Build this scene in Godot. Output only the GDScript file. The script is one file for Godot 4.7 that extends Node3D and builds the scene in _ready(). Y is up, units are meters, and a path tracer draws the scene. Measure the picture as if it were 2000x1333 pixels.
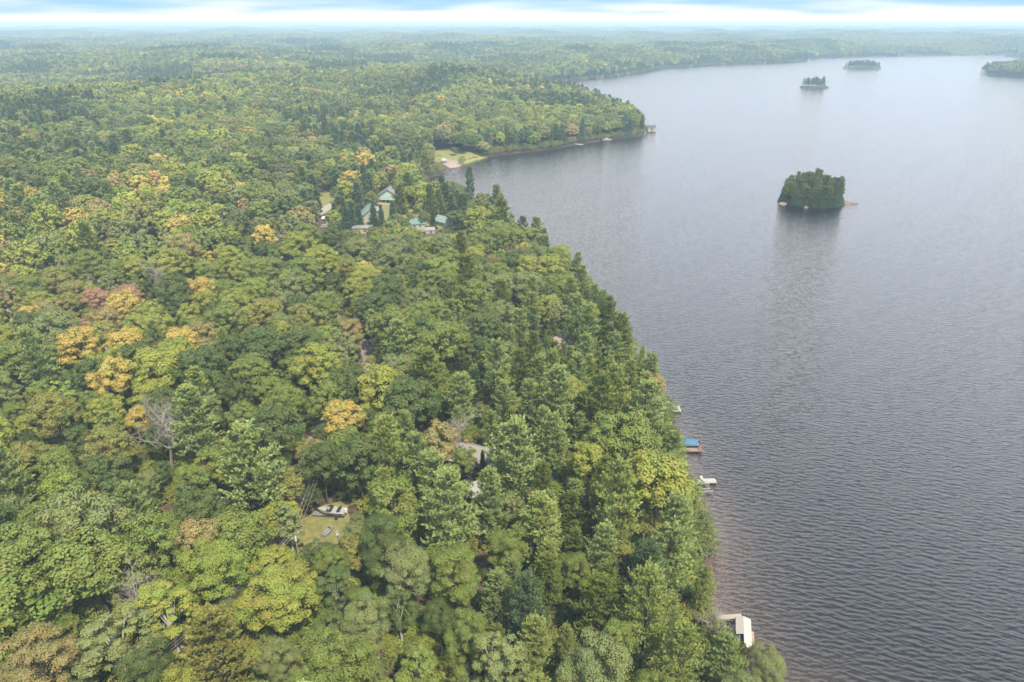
extends Node3D
# Lake shore seen from the air: forest, lake, islands, docks, a summer camp. Units are metres, the lake's level is y = 0, the eye hangs 100 m above it.

const EYE := Vector3(0, 100, 0)
const PITCH := 25.1

# the lake's outline, from the near shore on the left round the far end
const LAKE := [
	Vector2(75, 30), Vector2(70, -30), Vector2(56, -60), Vector2(47.5, -69), Vector2(41.5, -75.5), Vector2(37.5, -81), Vector2(36.4, -90), Vector2(36.6, -97), Vector2(38.2, -106),
	Vector2(41.4, -115), Vector2(41.8, -124), Vector2(41.4, -133), Vector2(41.8, -143), Vector2(42.2, -155), Vector2(42.2, -166), Vector2(41.8, -178), Vector2(39.8, -190), Vector2(39.2, -204),
	Vector2(35, -226), Vector2(32.5, -254), Vector2(26, -279), Vector2(15, -312), Vector2(4, -334), Vector2(-4, -352), Vector2(-9, -372), Vector2(-20, -396), Vector2(-40, -425), Vector2(-53, -446), Vector2(-63, -466),
	Vector2(-58, -489), Vector2(-52, -502), Vector2(-48, -512), Vector2(-37, -538), Vector2(-25, -560), Vector2(-15, -576), Vector2(22, -597), Vector2(60, -634), Vector2(96, -661), Vector2(123, -680), Vector2(133, -702), Vector2(136, -740),
	Vector2(130, -800), Vector2(122, -850), Vector2(112, -960), Vector2(86, -1060), Vector2(45, -1160), Vector2(30, -1270), Vector2(104, -1346), Vector2(205, -1459), Vector2(290, -1600), Vector2(364, -1741), Vector2(480, -1830),
	Vector2(599, -1913), Vector2(710, -1960), Vector2(815, -2039), Vector2(870, -2130), Vector2(934, -2240), Vector2(1138, -2346), Vector2(1400, -2420), Vector2(1607, -2496), Vector2(1690, -2400), Vector2(1560, -2278), Vector2(1640, -2020), Vector2(1400, -1760),
	Vector2(1120, -1650), Vector2(1025, -1605), Vector2(985, -1502), Vector2(1010, -1432), Vector2(1300, -1330), Vector2(2600, -900), Vector2(2600, 30)]
# islands: centre, half width, half depth
const ISLANDS := [[183.0, -414.0, 17.5, 14.0], [502.0, -1205.0, 21.0, 17.0], [823.0, -1725.0, 42.0, 30.0]]
# levelled ground: centre, radius, height
const LEVELS := [[-38.0, -109.0, 11.0, 8.0], [-8.0, -131.0, 11.0, 6.0], [-70.0, -385.0, 48.0, 4.0], [-68.0, -350.0, 34.0, 4.6], [-34.0, -345.0, 18.0, 4.0], [-112.0, -385.0, 40.0, 6.0], [-56.0, -530.0, 26.0, 1.6]]
# stands of dark conifers: centre and half extents
const STANDS := [[-175.0, -475.0, 20.0, 22.0], [-150.0, -555.0, 16.0, 14.0], [-108.0, -425.0, 12.0, 8.0], [-95.0, -905.0, 30.0, 22.0], [10.0, -930.0, 45.0, 20.0], [-265.0, -470.0, 14.0, 10.0], [-395.0, -640.0, 30.0, 16.0]]
const ROAD := [Vector2(-62, -50), Vector2(-53, -76), Vector2(-46, -98), Vector2(-46, -120), Vector2(-48, -140), Vector2(-46, -157), Vector2(-42.5, -174), Vector2(-47, -195), Vector2(-66, -225), Vector2(-92, -262), Vector2(-106, -300), Vector2(-110, -335), Vector2(-106, -352), Vector2(-101, -372), Vector2(-104, -395), Vector2(-118, -415)]

var rng := RandomNumberGenerator.new()
var names := {}
var hills := FastNoiseLite.new()
var tints := FastNoiseLite.new()
var lake_poly := PackedVector2Array()
var mats := {}

# ---------------------------------------------------------------- terrain, kept on a polar grid
const NA := 300
const A0 := -1.30
const A1 := 1.30
const R0 := 15.0
const RK := 1.0118
const NR := 588
var g_h := PackedFloat32Array()
var g_s := PackedFloat32Array()

func shore(x: float, z: float) -> float:   # metres from the waterline, negative on the lake
	var q := Vector2(x, z)
	var best := 1e18
	var n := lake_poly.size()
	var a := lake_poly[n - 1]
	for b in lake_poly:
		var e := b - a
		var w := q - a
		var d := (w - e * clampf(w.dot(e) / e.length_squared(), 0.0, 1.0)).length_squared()
		if d < best:
			best = d
		a = b
	var s := sqrt(best)
	if Geometry2D.is_point_in_polygon(q, lake_poly):
		s = -s
		for k in ISLANDS:
			var u := Vector2((x - k[0]) / k[2], (z - k[1]) / k[3])
			s = maxf(s, (1.0 - u.length()) * minf(k[2], k[3]))
	return s

func raw_height(x: float, z: float, s: float, r: float) -> float:
	if s < 0.0:
		var d := -s
		var shelf := lerpf(9.0, 27.0, smoothstep(-190.0, -75.0, z))
		if x > 150.0:
			return -minf(0.7 + d * 0.8, 9.0)
		if z < -300.0:
			return -minf(d * 0.3, 8.0) - 0.02
		return -(minf(d, shelf) / shelf * 1.7 + clampf((d - shelf) * 0.16, 0.0, 10.0)) - 0.02
	var far := clampf(r / 4500.0, 0.0, 1.0)
	var h := minf(s * (0.45 if x < 150.0 or r > 600.0 else 1.2), 1.6) + 6.6 * (1.0 - exp(-maxf(s - 3.5, 0.0) / 42.0))
	var n := hills.get_noise_2d(x, z)
	h += smoothstep(15.0, 160.0, s) * (n * lerpf(7.0, 34.0, pow(far, 0.6)) + lerpf(2.0, 20.0, far))
	h += 9.0 * smoothstep(60.0, 300.0, s) * exp(-pow((z + 700.0) / 130.0, 2.0))
	for k in LEVELS:
		var d := Vector2(x - k[0], z - k[1]).length()
		h = lerpf(h, minf(k[3], s * 0.25 + 0.1), 1.0 - smoothstep(k[2] * 0.7, k[2] * 1.35, d))
	return maxf(h, 0.02)

func make_grid() -> void:
	g_h.resize(NA * NR)
	g_s.resize(NA * NR)
	var r := R0
	for k in NR:
		for j in NA:
			var a := lerpf(A0, A1, float(j) / (NA - 1))
			var x := r * sin(a)
			var z := -r * cos(a)
			var s := shore(x, z) if r < 3200.0 else 250.0
			g_s[k * NA + j] = s
			g_h[k * NA + j] = raw_height(x, z, s, r)
		r *= RK

func look_up(x: float, z: float, grid: PackedFloat32Array) -> float:
	var r := sqrt(x * x + z * z)
	var u := clampf((atan2(x, -z) - A0) / (A1 - A0) * (NA - 1), 0.0, NA - 1.001)
	var v := clampf(log(maxf(r, R0) / R0) / log(RK), 0.0, NR - 1.001)
	var i := int(v) * NA + int(u)
	var fu := u - floorf(u)
	var fv := v - floorf(v)
	return lerpf(lerpf(grid[i], grid[i + 1], fu), lerpf(grid[i + NA], grid[i + NA + 1], fu), fv)

func ground_at(x: float, z: float) -> float:
	return look_up(x, z, g_h)

func shore_at(x: float, z: float) -> float:
	return look_up(x, z, g_s)

# ---------------------------------------------------------------- shapes
class Shape:
	var v := PackedVector3Array()
	var c := PackedColorArray()
	var i := PackedInt32Array()

	func quad(p: Vector3, q: Vector3, r: Vector3, s: Vector3, col := Color.WHITE) -> void:
		var n := v.size()
		v.append(p); v.append(q); v.append(r); v.append(s)
		c.append(col); c.append(col); c.append(col); c.append(col)
		i.append(n); i.append(n + 1); i.append(n + 2)
		i.append(n); i.append(n + 2); i.append(n + 3)

	func tri(p: Vector3, q: Vector3, r: Vector3, col := Color.WHITE) -> void:
		var n := v.size()
		v.append(p); v.append(q); v.append(r)
		c.append(col); c.append(col); c.append(col)
		i.append(n); i.append(n + 1); i.append(n + 2)

	func tube(p: Vector3, q: Vector3, r0: float, r1: float, sides := 5, col := Color.WHITE) -> void:
		var d := (q - p).normalized()
		var t := d.cross(Vector3.UP if absf(d.y) < 0.9 else Vector3.RIGHT).normalized()
		var b := d.cross(t)
		var n := v.size()
		for k in sides:
			var a := TAU * k / sides
			var o := t * cos(a) + b * sin(a)
			v.append(p + o * r0); v.append(q + o * r1)
			c.append(col); c.append(col)
		for k in sides:
			var e := n + 2 * k
			var f := n + 2 * ((k + 1) % sides)
			i.append(e); i.append(e + 1); i.append(f + 1)
			i.append(e); i.append(f + 1); i.append(f)
		if r1 > 0.03:
			for k in range(1, sides - 1):
				i.append(n + 1); i.append(n + 2 * k + 1); i.append(n + 2 * k + 3)

	func box(at: Vector3, size: Vector3, turn := Basis(), col := Color.WHITE) -> void:
		var h := size / 2.0
		var p: Array[Vector3] = []
		for k in 8:
			p.append(at + turn * Vector3(h.x if k & 1 else -h.x, h.y if k & 2 else -h.y, h.z if k & 4 else -h.z))
		for f in [[0, 2, 3, 1], [4, 5, 7, 6], [0, 1, 5, 4], [2, 6, 7, 3], [0, 4, 6, 2], [1, 3, 7, 5]]:
			quad(p[f[0]], p[f[1]], p[f[2]], p[f[3]], col)

	func leaf(p: Vector3, n: Vector3, t: Vector3, long: float, wide: float, col: Color) -> void:
		var b := n.cross(t) * wide
		var l := t * long
		var dip := n * (long * 0.16)
		quad(p + l - dip, p + b, p - l - dip, p - b, col)

	func mesh() -> ArrayMesh:
		var a := []
		a.resize(Mesh.ARRAY_MAX)
		a[Mesh.ARRAY_VERTEX] = v
		a[Mesh.ARRAY_COLOR] = c
		a[Mesh.ARRAY_INDEX] = i
		var m := ArrayMesh.new()
		m.add_surface_from_arrays(Mesh.PRIMITIVE_TRIANGLES, a)
		return m

func lin(r: float, g: float, b: float) -> Color:
	return Color(r, g, b).linear_to_srgb()

func plain(key: String, r: float, g: float, b: float, rough := 0.7, metal := 0.0) -> StandardMaterial3D:
	if not mats.has(key):
		var m := StandardMaterial3D.new()
		m.resource_name = key
		m.albedo_color = lin(r, g, b)
		m.roughness = rough
		m.metallic = metal
		mats[key] = m
	return mats[key]

func grained(key: String, dark: Color, light: Color, scale: float, freq := 0.02, rough := 0.9) -> StandardMaterial3D:
	if not mats.has(key):
		var n := FastNoiseLite.new()
		n.seed = hash(key) % 9999
		n.frequency = freq
		n.fractal_octaves = 5
		var t := NoiseTexture2D.new()
		t.width = 512
		t.height = 512
		t.seamless = true
		t.noise = n
		var g := Gradient.new()
		g.set_color(0, dark.linear_to_srgb())
		g.set_color(1, light.linear_to_srgb())
		g.set_offset(0, 0.25)
		g.set_offset(1, 0.75)
		t.color_ramp = g
		var m := StandardMaterial3D.new()
		m.resource_name = key
		m.albedo_texture = t
		m.roughness = rough
		m.uv1_triplanar = true
		m.uv1_world_triplanar = true
		m.uv1_scale = Vector3.ONE * scale
		mats[key] = m
	return mats[key]

func leafy(key: String, c: Color) -> StandardMaterial3D:
	if not mats.has(key):
		var m := StandardMaterial3D.new()
		m.resource_name = key
		m.albedo_color = c.linear_to_srgb()
		m.vertex_color_use_as_albedo = true
		m.roughness = 0.55
		m.metallic_specular = 0.35
		m.backlight_enabled = true
		m.backlight = Color(0.62, 0.66, 0.4)
		mats[key] = m
	return mats[key]

func barky(key: String, r: float, g: float, b: float) -> StandardMaterial3D:
	return plain(key, r, g, b, 0.9)

# ---------------------------------------------------------------- naming
func numbered(called: String) -> String:
	var n: int = names.get(called, 0)
	names[called] = n + 1
	return called if n == 0 else "%s_%03d" % [called, n]

func tag(o: Node, label: String, category: String, group := "", kind := "") -> void:
	if label: o.set_meta("label", label)
	if category: o.set_meta("category", category)
	if group: o.set_meta("group", group)
	if kind: o.set_meta("kind", kind)

func thing(called: String, label: String, category: String, at: Vector3, turn := 0.0, group := "") -> Node3D:
	var o := Node3D.new()
	o.name = numbered(called)
	add_child(o)
	o.position = at
	o.rotation.y = turn
	tag(o, label, category, group)
	return o

func part(called: String, m: Mesh, mat: Material, parent: Node) -> MeshInstance3D:
	var o := MeshInstance3D.new()
	o.name = called
	o.mesh = m
	o.material_override = mat
	parent.add_child(o, true)
	return o

func box_part(called: String, parent: Node, at: Vector3, size: Vector3, mat: Material, turn := Basis()) -> MeshInstance3D:
	var s := Shape.new()
	s.box(at, size, turn)
	return part(called, s.mesh(), mat, parent)

func ground_piece(called: String, m: Mesh, mat: Material) -> MeshInstance3D:
	var o := part(numbered(called), m, mat, self)
	o.set_meta("kind", "structure")
	return o

# ---------------------------------------------------------------- trees
func rand_dir() -> Vector3:
	var y := rng.randf_range(-1.0, 1.0)
	var a := rng.randf() * TAU
	var q := sqrt(1.0 - y * y)
	return Vector3(q * cos(a), y, q * sin(a))

func across(n: Vector3) -> Vector3:
	var t := n.cross(rand_dir())
	return t.normalized() if t.length_squared() > 0.001 else n.cross(Vector3.RIGHT).normalized()

func shade(spread: float) -> Color:   # a leaf spray's own tone
	var k := 1.0 + rng.randf_range(-spread, spread)
	return Color(k * rng.randf_range(0.92, 1.1), k, k * rng.randf_range(0.85, 1.1))

# broad crown of leaf clumps; reference tree 17 m high with the crown reaching 5 m from the trunk
func broadleaf(seed_: int, n_leaves: int, size: float, tall := false) -> Array:
	rng.seed = seed_
	var H := 17.0
	var R := 5.0 if not tall else 3.2
	var hb := rng.randf_range(4.2, 6.0) if not tall else 4.0
	var cy := (H + hb) / 2.0
	var ry := (H - hb) / 2.0
	var clumps := []
	var total := 0.0
	var n := 74 if not tall else 56
	var lean := Vector3(rng.randf_range(-0.7, 0.7), 0, rng.randf_range(-0.7, 0.7))
	var gaps := rng.randf_range(0.55, 0.7)
	var off := rng.randf() * 9.0
	for k in n:
		var y := lerpf(-0.5, 1.0, (k + rng.randf()) / n)
		var a := k * 2.39996 + rng.randf_range(-0.4, 0.4) + off
		var q := sqrt(maxf(0.0, 1.0 - y * y))
		if y > 0.0:
			q = pow(q, 0.7)
		var bulge := 1.0 + 0.2 * sin(a * 2.0 + seed_) + 0.13 * sin(a * 3.0 + y * 4.0 + seed_)
		var f := rng.randf_range(gaps, 0.98) * bulge
		if rng.randf() < 0.14:
			f *= 0.55
		var at := Vector3(q * cos(a) * R * f, cy + y * ry * rng.randf_range(0.72, 0.9), q * sin(a) * R * f) + lean * (y + 0.5)
		var rc := R * (0.13 + 0.24 * pow(rng.randf(), 1.6))
		var tone := shade(0.14)
		clumps.append([at, rc, Color(tone.r * rng.randf_range(0.84, 1.2), tone.g, tone.b)])
		total += rc * rc
	var crown := Shape.new()
	for cl in clumps:
		var at: Vector3 = cl[0]
		var rc: float = cl[1]
		var tone: Color = cl[2]
		var out := Vector3(at.x, (at.y - cy) * 0.7, at.z).normalized() * 0.55
		for k in int(n_leaves * rc * rc / total):
			var d := (rand_dir() + out + Vector3(0, 0.25, 0)).normalized()
			var p := at + Vector3(d.x * rc, d.y * rc * 0.6, d.z * rc) * rng.randf_range(0.6, 1.16)
			var nn := (d * 0.8 + Vector3(0, 0.35, 0) + rand_dir() * 0.42).normalized()
			var g := shade(0.12)
			crown.leaf(p, nn, across(nn), size * rng.randf_range(0.4, 0.72), size * rng.randf_range(0.26, 0.46), Color(g.r * tone.r, g.g * tone.g, g.b * tone.b))
	var trunk := Shape.new()
	trunk.tube(Vector3(0, -0.6, 0), Vector3(0, hb, 0) + lean * 0.3, 0.3, 0.22, 6)
	trunk.tube(Vector3(0, hb, 0) + lean * 0.3, Vector3(0, H * 0.8, 0) + lean, 0.22, 0.06)
	for k in range(0, n, 4):
		var to: Vector3 = clumps[k][0]
		trunk.tube(Vector3(0, lerpf(hb * 0.85, to.y, 0.35), 0) + lean * 0.3, to, 0.12, 0.03, 4)
	return [crown.mesh(), trunk.mesh()]

# white pine, reference tree 20 m high: boughs spiral up the trunk, each ending in a spray of upswept plumes
func pine(seed_: int, step: float, tuft: float, gap: float, reach := 4.4) -> Array:
	rng.seed = seed_
	var H := 20.0
	var hb := rng.randf_range(3.5, 6.0)
	var taper := rng.randf_range(0.5, 0.9)
	var heavy := rng.randf() * TAU
	var lop := rng.randf_range(0.05, 0.3)
	var crown := Shape.new()
	var trunk := Shape.new()
	trunk.tube(Vector3(0, -0.6, 0), Vector3(0, H * 0.6, 0), 0.3, 0.17, 6)
	trunk.tube(Vector3(0, H * 0.6, 0), Vector3(0, H * 0.985, 0), 0.17, 0.03)
	var n := int((H - hb) / gap)
	for k in n:
		var t := (k + rng.randf()) / n
		var a := k * 2.39996 + rng.randf_range(-0.6, 0.6)
		var l := (reach * minf(1.0, 0.55 + t * 2.0) * pow(1.0 - t, taper) * rng.randf_range(0.6, 1.15) + 0.3) * (1.0 + lop * cos(a - heavy))
		if rng.randf() < 0.08:
			continue
		var out := Vector3(cos(a), 0, sin(a))
		var side := Vector3(-out.z, 0, out.x)
		var lift := lerpf(-0.05, 0.8, t) + rng.randf_range(-0.1, 0.25)
		var from := Vector3(0, hb + (H * 0.97 - hb) * t, 0)
		var tone := shade(0.15)
		var tip := out * l + Vector3(0, lift * l, 0)
		trunk.tube(from, from + tip * 0.75, 0.05, 0.015, 3)
		for f in 7:
			var u := 0.3 + 0.115 * f
			var way := -1.0 if f % 2 else 1.0
			var dir := (out * 0.7 + side * (way * rng.randf_range(0.3, 1.0) if f < 6 else rng.randf_range(-0.2, 0.2)) + Vector3(0, lift * 0.5 + rng.randf_range(0.1, 0.75), 0)).normalized()
			var base := from + tip * u + Vector3(0, rng.randf_range(-0.15, 0.15) - lift * l * u * (1.0 - u) * 0.5, 0)
			var fl := (0.28 * l * (1.25 - u) + 0.6) * rng.randf_range(0.7, 1.25)
			var m := 0.08
			while m < fl:
				var q := base + dir * m + Vector3(0, 0.25 * m * m, 0)
				for w in 4:
					var d := (dir * rng.randf_range(0.5, 1.1) + rand_dir() * 0.7 + Vector3(0, 0.35, 0)).normalized()
					var nn := d.cross((Vector3.UP + rand_dir() * 0.8).cross(d)).normalized()
					var g := shade(0.2)
					crown.leaf(q + d * tuft * 0.3, nn, d, tuft * rng.randf_range(0.4, 0.68), tuft * rng.randf_range(0.14, 0.25), Color(g.r * tone.r, g.g * tone.g, g.b * tone.b))
				m += step
	return [crown.mesh(), trunk.mesh()]

# spruce or cedar, reference tree 20 m high: a dense spire of drooping boughs
func spruce(seed_: int, step: float, tuft: float, reach := 2.9) -> Array:
	rng.seed = seed_
	var H := 20.0
	var hb := 1.2
	var crown := Shape.new()
	var trunk := Shape.new()
	trunk.tube(Vector3(0, -0.6, 0), Vector3(0, H * 0.6, 0), 0.3, 0.17, 6)
	trunk.tube(Vector3(0, H * 0.6, 0), Vector3(0, H * 0.985, 0), 0.17, 0.03)
	var n := int((H - hb) / 0.075 * (1.0 if step < 0.6 else 0.55 / step))
	for k in n:
		var t := (k + rng.randf()) / n
		var a := k * 2.39996 + rng.randf_range(-0.3, 0.3)
		var l := reach * pow(1.0 - t, 0.9) * rng.randf_range(0.75, 1.12) + 0.25
		var out := Vector3(cos(a), 0, sin(a))
		var side := Vector3(-out.z, 0, out.x)
		var lift := -0.3 + t * 0.5 + rng.randf_range(-0.12, 0.12)
		var from := Vector3(0, hb + (H * 0.98 - hb) * t, 0)
		var tone := shade(0.14)
		var u := 0.15
		while u <= 1.001:
			var p := from + out * (l * u) + Vector3(0, lift * l * u, 0)
			var spread := 0.25 + 0.22 * l * (1.0 - u)
			for w in [-1.0, 0.0, 1.0]:
				var q: Vector3 = p + side * (w * spread + rng.randf_range(-0.12, 0.12)) - out * (absf(w) * spread * 0.25) + Vector3(0, rng.randf_range(-0.1, 0.16), 0)
				for m in 2:
					var dir: Vector3 = (out * rng.randf_range(0.5, 1.1) + side * (w * 0.75 + rng.randf_range(-0.4, 0.4)) + Vector3(0, rng.randf_range(-0.45, 0.3), 0)).normalized()
					var nn: Vector3 = dir.cross((Vector3.UP + rand_dir() * 0.75).cross(dir))
					var g := shade(0.18)
					crown.leaf(q + dir * tuft * 0.3, nn.normalized(), dir, tuft * rng.randf_range(0.4, 0.68), tuft * rng.randf_range(0.13, 0.25), Color(g.r * tone.r, g.g * tone.g, g.b * tone.b))
			u += step / l
	return [crown.mesh(), trunk.mesh()]

func bare(seed_: int) -> ArrayMesh:
	rng.seed = seed_
	var s := Shape.new()
	limb(s, Vector3(0, -0.5, 0), Vector3(rng.randf_range(-0.1, 0.1), 1, rng.randf_range(-0.1, 0.1)), 9.0, 0.24, 0)
	return s.mesh()

func limb(s: Shape, from: Vector3, dir: Vector3, long: float, r: float, depth: int) -> void:
	var p := from
	var d := dir.normalized()
	for k in 4:
		var q := p + d * long / 4.0
		s.tube(p, q, r * (1.0 - k * 0.2), r * (0.8 - k * 0.2) + 0.008, 5 if depth < 2 else 3)
		if depth < 3 and (depth > 0 or k > 0):
			for m in (3 if depth == 0 else 2):
				limb(s, q, d * 0.55 + rand_dir() * 0.85 + Vector3(0, 0.35, 0), long * rng.randf_range(0.35, 0.55), r * (0.62 - k * 0.12), depth + 1)
		p = q
		d = (d + rand_dir() * 0.16).normalized()

const LEAF := {
	"green": [0.132, 0.168, 0.037], "dark green": [0.075, 0.106, 0.029], "yellow-green": [0.208, 0.232, 0.044], "olive green": [0.172, 0.175, 0.047], "golden yellow": [0.345, 0.278, 0.070], "orange": [0.350, 0.235, 0.092],
	"reddish pink": [0.280, 0.170, 0.112], "grey-green": [0.150, 0.178, 0.066], "bright green": [0.170, 0.220, 0.040], "bronze": [0.226, 0.192, 0.078],
	"light green": [0.205, 0.262, 0.096], "blue-green": [0.094, 0.140, 0.068], "yellowish green": [0.226, 0.270, 0.082]}

var kinds := {}

func kind(called: String, common: String, builder: Callable, seeds: Array, ref_h: float, ref_r: float, bark: StandardMaterial3D) -> void:
	var d := {"common": common, "lod": [], "h": ref_h, "r": ref_r, "bark": bark, "list": []}
	for lod in 4:
		var made := []
		for s in seeds:
			made.append(builder.call(s, lod))
		d.lod.append(made)
	kinds[called] = d

var taken := {}
func near_free(p: Vector2, r: float, share: float) -> bool:
	var c := Vector2i(floori(p.x / 8.0), floori(p.y / 8.0))
	for dx in range(-2, 3):
		for dz in range(-2, 3):
			for o in taken.get(c + Vector2i(dx, dz), []):
				if p.distance_to(o[0]) < (r + o[1]) * share:
					return false
	return true

func take(p: Vector2, r: float) -> void:
	var c := Vector2i(floori(p.x / 8.0), floori(p.y / 8.0))
	if not taken.has(c):
		taken[c] = []
	taken[c].append([p, r])

# places that no crown may hide: point on the ground, radius kept clear round it
var clear := []
func hides(x: float, y0: float, z: float, h: float, r: float) -> bool:
	for k in clear:
		var p: Vector3 = k[0]
		var to := EYE - p
		var near := Vector2(x - p.x, z - p.z)
		if near.length() < k[1] + r * 0.4:
			return true
		var flat := Vector2(to.x, to.z)
		var u := near.dot(flat) / flat.length_squared()
		if u < 0.0 or u > 0.6:
			continue
		var y := p.y + to.y * u
		if y < y0 + h + 0.6 and (near - flat * u).length() < k[1] * 0.75 + r * (0.95 if y < y0 + h * 0.8 else 0.6):
			return true
	return false

func road_gap(p: Vector2) -> float:
	var d := 1e9
	for k in ROAD.size() - 1:
		d = minf(d, p.distance_to(Geometry2D.get_closest_point_to_segment(p, ROAD[k], ROAD[k + 1])))
	return d

func add_tree(k: String, x: float, z: float, h: float, r: float, colour: String) -> void:
	kinds[k].list.append([x, z, h, r, colour, rng.randi() % kinds[k].lod[0].size(), rng.randf() * TAU, rng.randf_range(0.84, 1.18), rng.randf_range(0.93, 1.07)])

func autumn(x: float, z: float) -> float:   # how far the leaves have turned
	var a := tints.get_noise_2d(x * 1.0, z * 1.0) * 0.42 + tints.get_noise_2d(x * 4.0 + 500.0, z * 4.0) * 0.3 - 0.04
	a += 0.27 * exp(-(pow((x + 125.0) / 55.0, 2.0) + pow((z + 205.0) / 60.0, 2.0)))
	a += 0.20 * exp(-(pow((x + 150.0) / 80.0, 2.0) + pow((z + 330.0) / 90.0, 2.0)))
	a += 0.12 * exp(-(pow((x + 90.0) / 60.0, 2.0) + pow((z + 460.0) / 60.0, 2.0)))
	a -= 0.25 * exp(-(pow((x + 40.0) / 60.0, 2.0) + pow((z + 150.0) / 70.0, 2.0)))
	return a

func broad_colour(x: float, z: float) -> String:
	var a := autumn(x, z) + rng.randf_range(-0.36, 0.36)
	var pick := rng.randf()
	if a > 0.56:
		return "orange" if pick < 0.3 else "golden yellow" if pick < 0.66 else "reddish pink" if pick < 0.76 else "bronze"
	if a > 0.4:
		return "golden yellow" if pick < 0.3 else "bronze" if pick < 0.5 else "olive green" if pick < 0.75 else "yellow-green"
	if a > 0.12:
		return "yellow-green" if pick < 0.5 else "olive green" if pick < 0.75 else "green"
	if a > -0.2:
		return "green" if pick < 0.36 else "yellow-green" if pick < 0.53 else "bright green" if pick < 0.63 else "grey-green" if pick < 0.79 else "dark green"
	return "green" if pick < 0.45 else "dark green" if pick < 0.75 else "grey-green"

func conifer_share(x: float, z: float, s: float) -> float:
	if Vector2(x + 70.0, z + 375.0).length() < 62.0:
		return 0.55
	for k in STANDS:
		if Vector2((x - k[0]) / k[2], (z - k[1]) / k[3]).length() < 1.0:
			return 0.95
	if z > -88.0:
		return 0.6 if s < 55.0 else 0.12
	if z > -225.0:
		return 0.78 if s < 48.0 else 0.5 if s < 66.0 else 0.06
	if s < 10.0:
		return 0.45
	return 0.03 + 0.3 * smoothstep(0.28, 0.6, tints.get_noise_2d(x * 0.8 + 900.0, z * 0.8)) if z > -420.0 else 0.03 + 0.8 * smoothstep(0.14, 0.3, tints.get_noise_2d(x * 0.6 + 900.0, z * 0.6))

func pine_colour() -> String:
	var pick := rng.randf()
	return "light green" if pick < 0.46 else "yellowish green" if pick < 0.72 else "green" if pick < 0.96 else "blue-green"

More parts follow.
